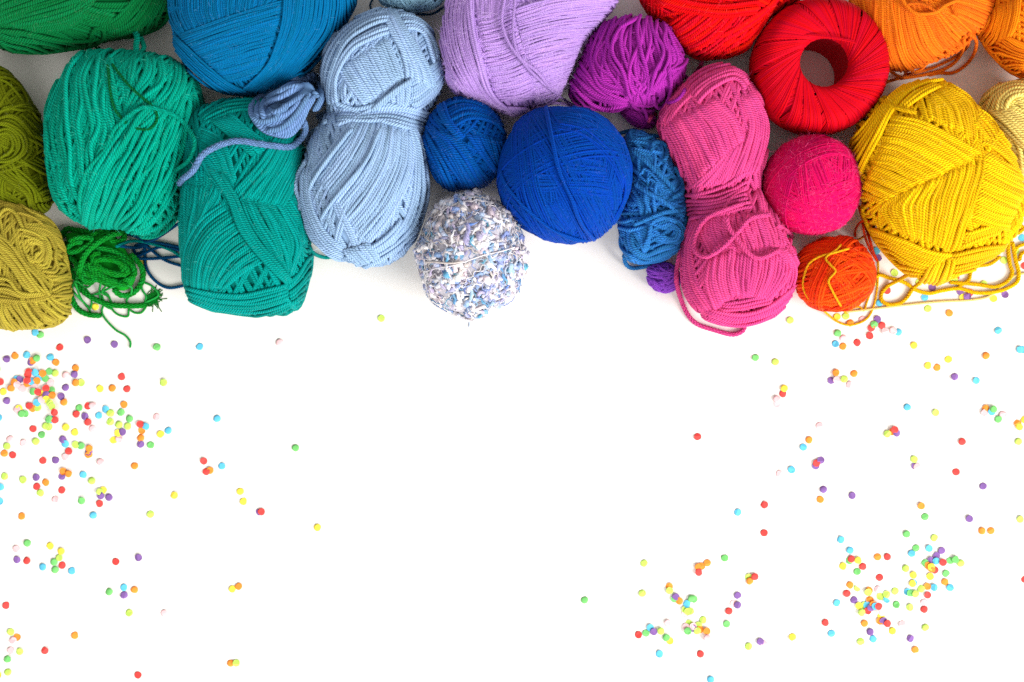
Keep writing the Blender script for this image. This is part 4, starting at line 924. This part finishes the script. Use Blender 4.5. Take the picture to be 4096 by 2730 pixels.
add_loose('pink_low', [('z10', [(1190, 625), (1050, 655), (960, 750), (850, 860), (740, 920), (670, 885), (655, 820), (690, 720), (760, 640), (880, 590), (1010, 545)], 9.5, {'extra': 4}),
    ('z10', [(880, 640), (900, 720), (960, 800), (1020, 880), (1100, 930), (1200, 900), (1290, 840), (1335, 780), (1300, 740), (1230, 700)], 9.5, {'extra': 4}),
    ('z10', [(1290, 880), (1365, 915), (1378, 1000), (1345, 1080)], 9.5, {'extra': 2}), ('z10', [(645, 630), (590, 800), (545, 950), (532, 1080), (558, 1200), (610, 1320), (680, 1390), (800, 1432), (920, 1462), (990, 1440), (1012, 1395)], 10, {'extra': 1}),
    ('z9', [(1110, 1190), (1060, 1220), (1020, 1290)], 9), ('z9', [(1590, 650), (1560, 720), (1500, 780)], 9)])
add_loose('mid_blue', [('z10', [(225, 180), (300, 240), (400, 330), (480, 410), (520, 455)], 9, {'extra': 4}), ('z10', [(520, 290), (570, 400), (570, 470), (500, 510)], 9, {'extra': 3}), ('z10', [(240, 410), (330, 470), (420, 520), (520, 590)], 9, {'extra': 4}),
    ('z10', [(230, 700), (350, 650), (460, 610), (580, 595)], 9, {'extra': 5}), ('z10', [(165, 900), (180, 970), (230, 1000), (330, 985), (420, 960)], 9), ('z10', [(360, 190), (370, 130), (440, 130), (470, 200), (440, 260)], 9, {'extra': 5}),
    ('z10', [(130, 60), (230, 40), (330, 70), (420, 80)], 8, {'extra': 2}), ('z10', [(300, 860), (340, 780), (360, 690), (440, 650), (540, 680)], 9, {'extra': 5})])
add_loose('orange', [('z13', [(530, -30), (590, 60), (680, 140), (790, 150), (900, 130), (1000, 60), (1140, 0)], 7, {'extra': 3}), ('z13', [(590, 50), (720, 40), (830, 80), (900, 130)], 6, {'extra': 4}),
    ('z13', [(1230, 350), (1315, 420), (1310, 530), (1250, 640), (1150, 730), (1050, 770), (950, 765), (820, 790)], 7), ('z13', [(1190, 380), (1185, 500), (1130, 620), (1020, 710), (880, 760), (700, 800), (480, 830), (350, 880), (270, 935)], 7),
    ('z13', [(1250, 400), (1220, 500), (1100, 600), (900, 700), (700, 760), (560, 780)], 6), ('z13', [(345, 695), (420, 745), (500, 800), (560, 830)], 6.5), ('z13', [(1060, 60), (1090, 120), (1120, 170)], 6, {'extra': 3})])
add_loose('yellow', [('z15', [(1900, 250), (1975, 190), (1920, 150), (1830, 260), (1805, 420), (1825, 600), (1850, 690), (1790, 790), (1650, 850), (1500, 830), (1300, 810), (1130, 800)], 8.2),
    ('z15', [(1850, 330), (1890, 550), (1925, 700), (1890, 810), (1700, 900), (1450, 920), (1250, 870), (1050, 895), (900, 925), (750, 885), (620, 800), (450, 750), (350, 715), (285, 740)], 8.2),
    ('z15', [(850, 690), (690, 705), (560, 770), (420, 850), (355, 940), (370, 1015), (450, 1052), (570, 1035), (650, 970), (720, 870), (810, 790)], 8.2, {'extra': 3}),
    ('z15', [(1720, 500), (1600, 590), (1450, 620), (1380, 680), (1350, 780), (1230, 850)], 7.5), ('z15', [(2050, 350), (1920, 390), (1860, 470)], 7.5), ('z15', [(2050, 450), (1960, 470), (1930, 560)], 7.5),
    ('z14', [(260, 330), (330, 370), (460, 420), (600, 450)], 9, {'extra': 3})])
loose(ring_root, ring_mat, [('z11', [(480, 280), (400, 240), (310, 250), (288, 300), (340, 352), (430, 320), (500, 280)], 3, {'ply': 2}), ('z11', [(440, 310), (340, 430), (285, 560), (255, 700)], 3, {'ply': 2}), ('z11', [(560, 325), (750, 350), (960, 365), (1180, 400), (1400, 450), (1640, 600)], 3, {'ply': 2, 'extra': 3}), ('z11', [(540, 335), (750, 360), (960, 378), (1180, 412), (1390, 465), (1630, 615)], 3, {'ply': 2, 'extra': 3})])

# ------------------------------------------------------------------ confetti
DOTS = {
 (0, 1340, 6.0026): "g 970 0;v 2100 125;r 1435 300;v 165 583;o 358 502;b 636 480;v 740 660;o 780 625;g 880 565;b 1210 535;o 1340 665;o 1810 800;v 1788 948;p 1580 975;l 1945 1150;o 1815 1150;v 1570 1262;v 1468 1480;r 665 960;r 690 890;g 1180 880;l 1320 922;b 930 1050;b 840 905;g 1085 1050;o 1022 930;o 650 1170;b 740 1120;r 660 1095;o 890 1107;b 400 1070;v 470 1075;o 340 1140;o 260 1285;p 545 1290;p 415 1200;r 10 1130;y 75 1362;p 815 1265;p 1210 1150;g 1240 1330;y 990 1420;g 790 1360;r 910 1375;o 1260 1450;v 1110 1440;r 1105 1285;g -75 830",
 (0, 1580, 6.0026): "v 168 143;y 455 330;p 410 350;g 595 455;g 520 455;o 775 335;r 700 262;l 905 310;b 880 190;p 1005 115;y 1110 110;l 1195 190;l 1240 285;r 1305 420;b 1230 590;r 1320 600;g 1175 580;l 1170 770;l 1095 750;o 1530 175;g 1900 310;r 2110 268;p 2220 260;r 1830 462;v 2035 512;r 2110 655;p 2215 820;b -30 550;y 1580 780;y 1795 897;r 795 815;g 1000 960;l 860 1120;p 235 1060;p 555 1155;l 160 1235;o 103 1405;r 305 1445;b 1570 1180;v 1505 1073;l 1820 1200;g 1945 1225;p 1565 1490;r 1650 1355;v 2130 1370;o 2125 1440;o 2135 1290",
 (380, 1340, 3.0013): "v 233 115;g 745 147;b 1256 142;p 2215 90;r 320 502;y 58 648;o 208 640;r 382 648;l 822 573;o 347 838;b 126 893;b 45 967;l 188 940;g 312 929;g 412 1008;l 184 1043;l 288 1079;l 393 1096;y 275 1180;v 328 1168;y 224 1265;p 290 1250;o 562 1150;r 543 1074;b 607 1100;o 549 1237;v 547 1313;g 667 1324;y 786 1193;b 877 1148;p 740 985;b 1467 1007",
 (0, 1820, 3.0013): "r 514 68;v 666 63;p 1205 85;o 1615 131;v 742 258;o 757 200;o 820 228;b 996 240;l 1103 313;l 53 258;l 275 300;v 433 272;o 547 332;l 482 458;r 441 381;b 5 385;b -5 558;r 742 424;p 664 535;y 1240 425;v 1210 490;l 1200 443;v 1307 511;g 978 551;r 1193 587;b 1120 725;o 259 736;y 2093 485;l 1806 714;g 329 1060;p 195 1130;v 201 1259;r 322 1271;y 600 1094;y 731 1157;g 648 1287;l 710 1236;g 662 1378;r 746 1326;b 512 1347;b 862 1393;r 1389 1283;v 1662 1234",
 (0, 2208, 3.0013): "g 1311 480;v 1491 516;b 1486 428;o 1615 457;l 1551 732;p 1970 738;r 72 644;l 128 963;o 205 1026;p 155 1062;p 130 1185;l 235 1197;g 92 1287;l 93 1443;y -25 1480;o 898 1004;r 540 1185;r 1655 1480",
 (780, 1820, 3.0013): "r 104 76;r 137 200;o 178 188;b 322 134;y 542 438;y 581 560;v 775 685;r 795 685;y 1471 872",
 (0, 0, 0.57446): "g 679 1030;y 534 1354;o 548 1348;o 530 1524;l 543 1524;l 876 732;g 1343 1379;r 2355 1332;b 1633 1562",
 (2528, 2180, 3.0013): "l 145 222;o 903 218;o 835 258;o 795 267;r 803 331;g 1113 158;l 1400 390;o 1415 436;r 1474 383;l 122 582;o 448 500;l 450 549;g 510 650;o 570 675;v 525 625;b 658 708;g 742 650;g 712 648;p 640 830;l 640 780;l 700 798;l 672 802;v 1268 608;p 1225 705;v 1268 724;r 1162 796;g 1136 951;p 430 942;l 853 902;l 685 945;l 800 968;p 650 985;v 730 1000;p 735 980;o 818 1018;l 782 1032;g 668 1035;o 897 1036;p 900 1120;r 78 1080;g 167 1062;b 220 995;v 260 1043;l 345 1038;y 455 1155;g 412 1115;b 329 1308;r 820 1312;l 1400 1220;p 1590 1195;v 1540 1163;y 1926 1107",
 (3300, 2120, 6.0026): "b 380 238;b 598 492;g 590 740;r 628 702;y 795 730;y 430 870;g 772 1003;r 910 887;o 1265 652;r 1495 652;r 1310 1145;g 1955 102;g 2185 442;b 2083 567;l 1935 926;y 2122 1085;b 2130 1275;y 2105 1290;o 600 1328;L 780 1395;r 520 1530;o 1060 1455;l 1035 1500;p 1270 1430;l 1330 1600;l 1480 1550;l 1685 1475",
 (3560, 2120, 6.0026): "l 1065 195;b 938 445;v 1240 500;v 1120 620;g 845 795;v 985 735;b 1105 750;r 1275 785;g 1450 745;l 1695 805;g 1570 710;r 1075 965;o 910 860;o 1000 940;y 990 885;y 965 1120;g 1345 1050;o 1320 1255;b 1440 1388;l 750 1420;o 900 1360;b 1060 1383;b 420 1490;g 490 1520;l 615 1540;r 905 1570",
 (3300, 2340, 6.0026): "v 695 365;b 285 435;o 1075 365;l 950 490;b 1010 490;y 820 505;r 1030 625;v 1100 550;o 1165 480;b 1210 515;r 1290 520;l 880 665;y 1350 760;p 1375 670;o 1320 870;v 1405 870;r 1500 930;o 945 930;v 1085 1130;b 1160 1300;l 855 1365;b 155 1170;r 10 905;y 1615 1110;p 1855 945;B 1490 350;g 1715 475;l 2040 540",
 (3560, 2340, 6.0026): "p 820 420;r 820 590;l 850 1025;v 490 1290;o 605 1560",
 (3312, 1180, 3.0013): "y 108 262;l 213 255;o 267 338;p 415 295;v 592 292;r 520 400;r 646 367;g 553 357;p 685 435;b 843 447;p 782 430;r 501 491;p 185 525;g 115 460;b 91 588;o 181 620;r 350 575;l 1198 166;o 1457 219;b 2042 429;b 2345 660;b 2305 658;y 1030 608;y 1445 775;y 1200 850;o 1310 873;v 1519 984;b 1780 1030;o 1895 733;v 38 1027;p 103 1020;o 97 935;l 194 1012;p 260 1080;o 311 945;b 952 1347;l 1293 1415;o 1895 1365;p 1880 1415;b 1965 1405;g 1988 1373;p 2100 1440;g 2045 1495;o 2275 1545;y 2360 1500;y 2300 1585;y 1988 45",
 (3312, 1620, 3.0013): "o 770 325;v 825 340;r 800 298;l 713 350;r 1608 443;l 2287 443;v 1045 735;l 1035 653;p 1068 743;r 1538 806;v 1861 977;v 290 1089;o 1119 1213;g 1165 1345;v 1697 1367;l 2308 1375;o 1848 1513;o 1956 1512",
 (2728, 1340, 3.0013): "g 882 275;l 1120 323;r 1213 708;y 1226 643;p 1140 830;p 1137 772;r 186 1224;p 1650 1090;o 1527 1262;b 1457 1349",
 (2628, 1760, 3.0013): "v 1966 245;v 1905 315;r 1915 280;b 1614 358;p 1470 410;v 1997 595;o 1960 716;r 1290 781;b 970 870;r 1286 1117",
 (3400, 850, 2.8506): "b 300 440;v 320 520;l 510 690;l 265 800;r 425 893;b 335 1030;l 790 800;v 938 857;b 853 970;l 1525 820;v 1255 900;r 1370 915;y 1290 970;v 1335 960;v 1770 937;l 1757 547;r 1205 740;b 1960 290;l 1890 440;r 1990 610;l 1190 765",
 (2400, 500, 1.7424): "l 1325 1362", (0, 650, 2.0366): "b 285 1385;y 777 1178;y 1170 812"}
PAPER = {'r': ('red', (232, 74, 70)), 'o': ('orange', (248, 146, 56)), 'y': ('yellow', (248, 226, 76)), 'l': ('lime', (192, 228, 100)), 'g': ('green', (116, 196, 110)), 'b': ('blue', (96, 190, 226)), 'v': ('purple', (130, 94, 160)), 'p': ('pink', (240, 194, 198))}
def paper_mat(nm, col):
    m = bpy.data.materials.new('paper_' + nm.replace(' ', '_')); m.use_nodes = True; nt = m.node_tree; b_ = nt.nodes['Principled BSDF']
    oi = node(nt, 'ShaderNodeObjectInfo'); tc_ = node(nt, 'ShaderNodeTexCoord'); n = node(nt, 'ShaderNodeTexNoise'); n.inputs['Scale'].default_value = 2500; nt.links.new(tc_.outputs['Object'], n.inputs['Vector'])
    hs = node(nt, 'ShaderNodeHueSaturation'); hs.inputs['Color'].default_value = lin(col)
    val = math_node(nt, 'ADD', math_node(nt, 'MULTIPLY', oi.outputs['Random'], 0.14), math_node(nt, 'MULTIPLY', n.outputs[0], 0.18)); nt.links.new(math_node(nt, 'ADD', val, 0.84), hs.inputs['Value'])
    nt.links.new(hs.outputs[0], b_.inputs['Base Color']); b_.inputs['Roughness'].default_value = 0.8; b_.inputs['Specular IOR Level'].default_value = 0.2
    return m
PM = {k: paper_mat(*v) for k, v in PAPER.items()}
def dot_mesh(code, var, half=False):
    """a punched paper disc: slightly irregular, curled or creased, with thickness"""
    rg = np.random.default_rng(100 + var * 13 + (7 if half else 0)); R0 = 14.7
    n1, n0 = 14, 7; V = [(0, 0)]
    for k in range(n0): a = 2 * math.pi * k / n0; V.append((R0 * .55 * math.cos(a), R0 * .55 * math.sin(a)))
    for k in range(n1):
        a = 2 * math.pi * k / n1; rr = R0 * (1 + rg.normal(0, 0.022) - (0.1 if var % 4 == 1 and k in (3, 4) else 0)); V.append((rr * math.cos(a), rr * math.sin(a)))
    V = np.array(V)
    if half: V[:, 1] = np.where(V[:, 1] > 3, 3 + (V[:, 1] - 3) * 0.06, V[:, 1])
    al = rg.random() * 6.28; s_ = V @ np.array([math.cos(al), math.sin(al)]) / R0
    c = (4.6, 2.8, -3.4, 1.4, 5.6, -2.0, 2.2, 3.6, -4.2, 1.0)[var % 10]
    z = c * s_ ** 2 + (rg.normal(0, 0.6)) * s_
    if var % 3 == 0: z = z + 3.6 * np.maximum(s_ - 0.25, 0)       # a creased flap
    z -= z.min()
    T = np.c_[V, z + 0.45]; Bm = np.c_[V[8:], z[8:]]
    F = []
    for k in range(n0):
        F.append((0, 1 + k, 1 + (k + 1) % n0))
        o0, o1, o2 = 8 + 2 * k, 8 + 2 * k + 1, 8 + (2 * k + 2) % n1
        F += [(1 + k, o0, o1), (1 + k, o1, 1 + (k + 1) % n0), (1 + (k + 1) % n0, o1, o2)]
    nb = len(T)
    for k in range(n1): F.append((8 + k, nb + k, nb + (k + 1) % n1, 8 + (k + 1) % n1))
    F.append(tuple(nb + k for k in range(n1 - 1, -1, -1)))
    W = np.vstack([T, Bm])
    me = bpy.data.meshes.new('confetti_dot'); me.from_pydata([tuple(v) for v in W * S], [], F); me.update()
    sm = np.zeros(len(me.polygons), bool); sm[:n0 * 4] = True; me.polygons.foreach_set('use_smooth', sm)
    me.materials.append(PM[code.lower()]); return me
DM = {}
dots = []
for (ox, oy, sc), txt in DOTS.items():
    for it in txt.split(';'):
        c, x, y = it.split(); fx, fy = ox + float(x) / sc, oy + float(y) / sc
        if any(d[0].lower() == c.lower() and math.hypot(d[1] - fx, d[2] - fy) < 5 for d in dots): continue
        dots.append([c, fx, fy])
ONES = ['', 'first', 'second', 'third', 'fourth', 'fifth', 'sixth', 'seventh', 'eighth', 'ninth', 'tenth', 'eleventh', 'twelfth', 'thirteenth', 'fourteenth', 'fifteenth', 'sixteenth', 'seventeenth', 'eighteenth', 'nineteenth']
TENS = {2: ('twent', 'twentieth'), 3: ('thirt', 'thirtieth'), 4: ('fort', 'fortieth'), 5: ('fift', 'fiftieth'), 6: ('sixt', 'sixtieth')}
def ordinal(n):
    if n < 20: return ONES[n]
    t, o_ = divmod(n, 10); return TENS[t][1] if o_ == 0 else TENS[t][0] + 'y-' + ONES[o_]
def shown(i):
    """share of a dot that later dots, the frame and the yarn leave in view"""
    c, fx, fy = dots[i]; a_ = np.linspace(0, 2 * math.pi, 12, endpoint=False); n = 0
    for rr_ in (4, 9, 14):
        for q in a_:
            x, y = fx + rr_ * math.cos(q), fy + rr_ * math.sin(q)
            if not (0 <= x <= 4096 and 0 <= y <= 2730): continue
            if any(math.hypot(dots[j][1] - x, dots[j][2] - y) < 15 for j in range(i + 1, min(len(dots), i + 60))): continue
            n += 1
    crowd = sum(1 for d in dots if math.hypot(d[1] - fx, d[2] - fy) < 90)
    return n - 0.35 * crowd - (30 if fy < 1200 else 0)
ranked = sorted(range(len(dots)), key=shown, reverse=True); SINGLE = set(ranked[:300])
rest_V = []; rest_F = []; rest_M = []
zs = []
for i, (c, fx, fy) in enumerate(dots):
    z = 0.3
    for j in range(i):
        d = math.hypot(dots[j][1] - fx, dots[j][2] - fy)
        if d < 29: z = max(z, zs[j] + (2.6 if d < 22 else 1.6))
    zs.append(z)
    side = 'left' if fx < 2048 else 'right'; cl = c.lower(); nm = PAPER[cl][0]
    same = sorted([(d[2], d[1]) for d in dots if d[0].lower() == cl and (d[1] < 2048) == (fx < 2048)]); rank = same.index((fy, fx)) + 1
    near = sorted((math.hypot(d[1] - fx, d[2] - fy), k) for k, d in enumerate(dots) if k != i)[0]
    on = PAPER[dots[near[1]][0].lower()][0]
    rel = 'overlapping %s %s one' % ('an' if on[0] == 'o' else 'a', on) if near[0] < 27 else ('close to %s %s one' % ('an' if on[0] == 'o' else 'a', on) if near[0] < 60 else 'lying apart')
    var = int(rng.integers(0, 10)); key = (c, var if c.islower() else 3)
    if key not in DM: DM[key] = dot_mesh(c, key[1], half=c.isupper())
    k_ = 1 - (zs[-1] + 2) / HC; rot = rng.random() * 6.28 if c.islower() else -0.63
    loc = ((fx - 2048) * k_ * S, (1365 - fy) * k_ * S, zs[-1] * S)
    if i not in SINGLE:
        me = DM[key]; co = np.array([v.co for v in me.vertices]); R_ = np.array([[math.cos(rot), -math.sin(rot), 0], [math.sin(rot), math.cos(rot), 0], [0, 0, 1]])
        o0 = len(rest_V); rest_V += [tuple(p) for p in co @ R_.T + np.array(loc)]
        rest_F += [tuple(o0 + q for q in p.vertices) for p in me.polygons]; rest_M += [list(PM).index(cl)] * len(me.polygons)
        continue
    o = bpy.data.objects.new('confetti_dot', DM[key]); COL.objects.link(o)
    o.location = loc; o.rotation_euler = (0, 0, rot)
    o['label'] = '%s%s confetti dot %s, %s highest %s dot on the %s' % ('half ' if c.isupper() else '', nm, rel, ordinal(rank), nm, side)
    o['category'] = 'confetti'; o['group'] = 'round paper confetti dots'
me = bpy.data.meshes.new('confetti_scatter'); me.from_pydata(rest_V, [], rest_F); me.update()
for m_ in PM.values(): me.materials.append(m_)
me.polygons.foreach_set('material_index', np.array(rest_M, np.int32))
o = bpy.data.objects.new('confetti_scatter', me); COL.objects.link(o); o['kind'] = 'stuff'; o['label'] = 'remaining coloured paper confetti in the crowded and half covered spots'; o['category'] = 'confetti'
print('DOTS', len(dots), 'TRIS', TRIS)
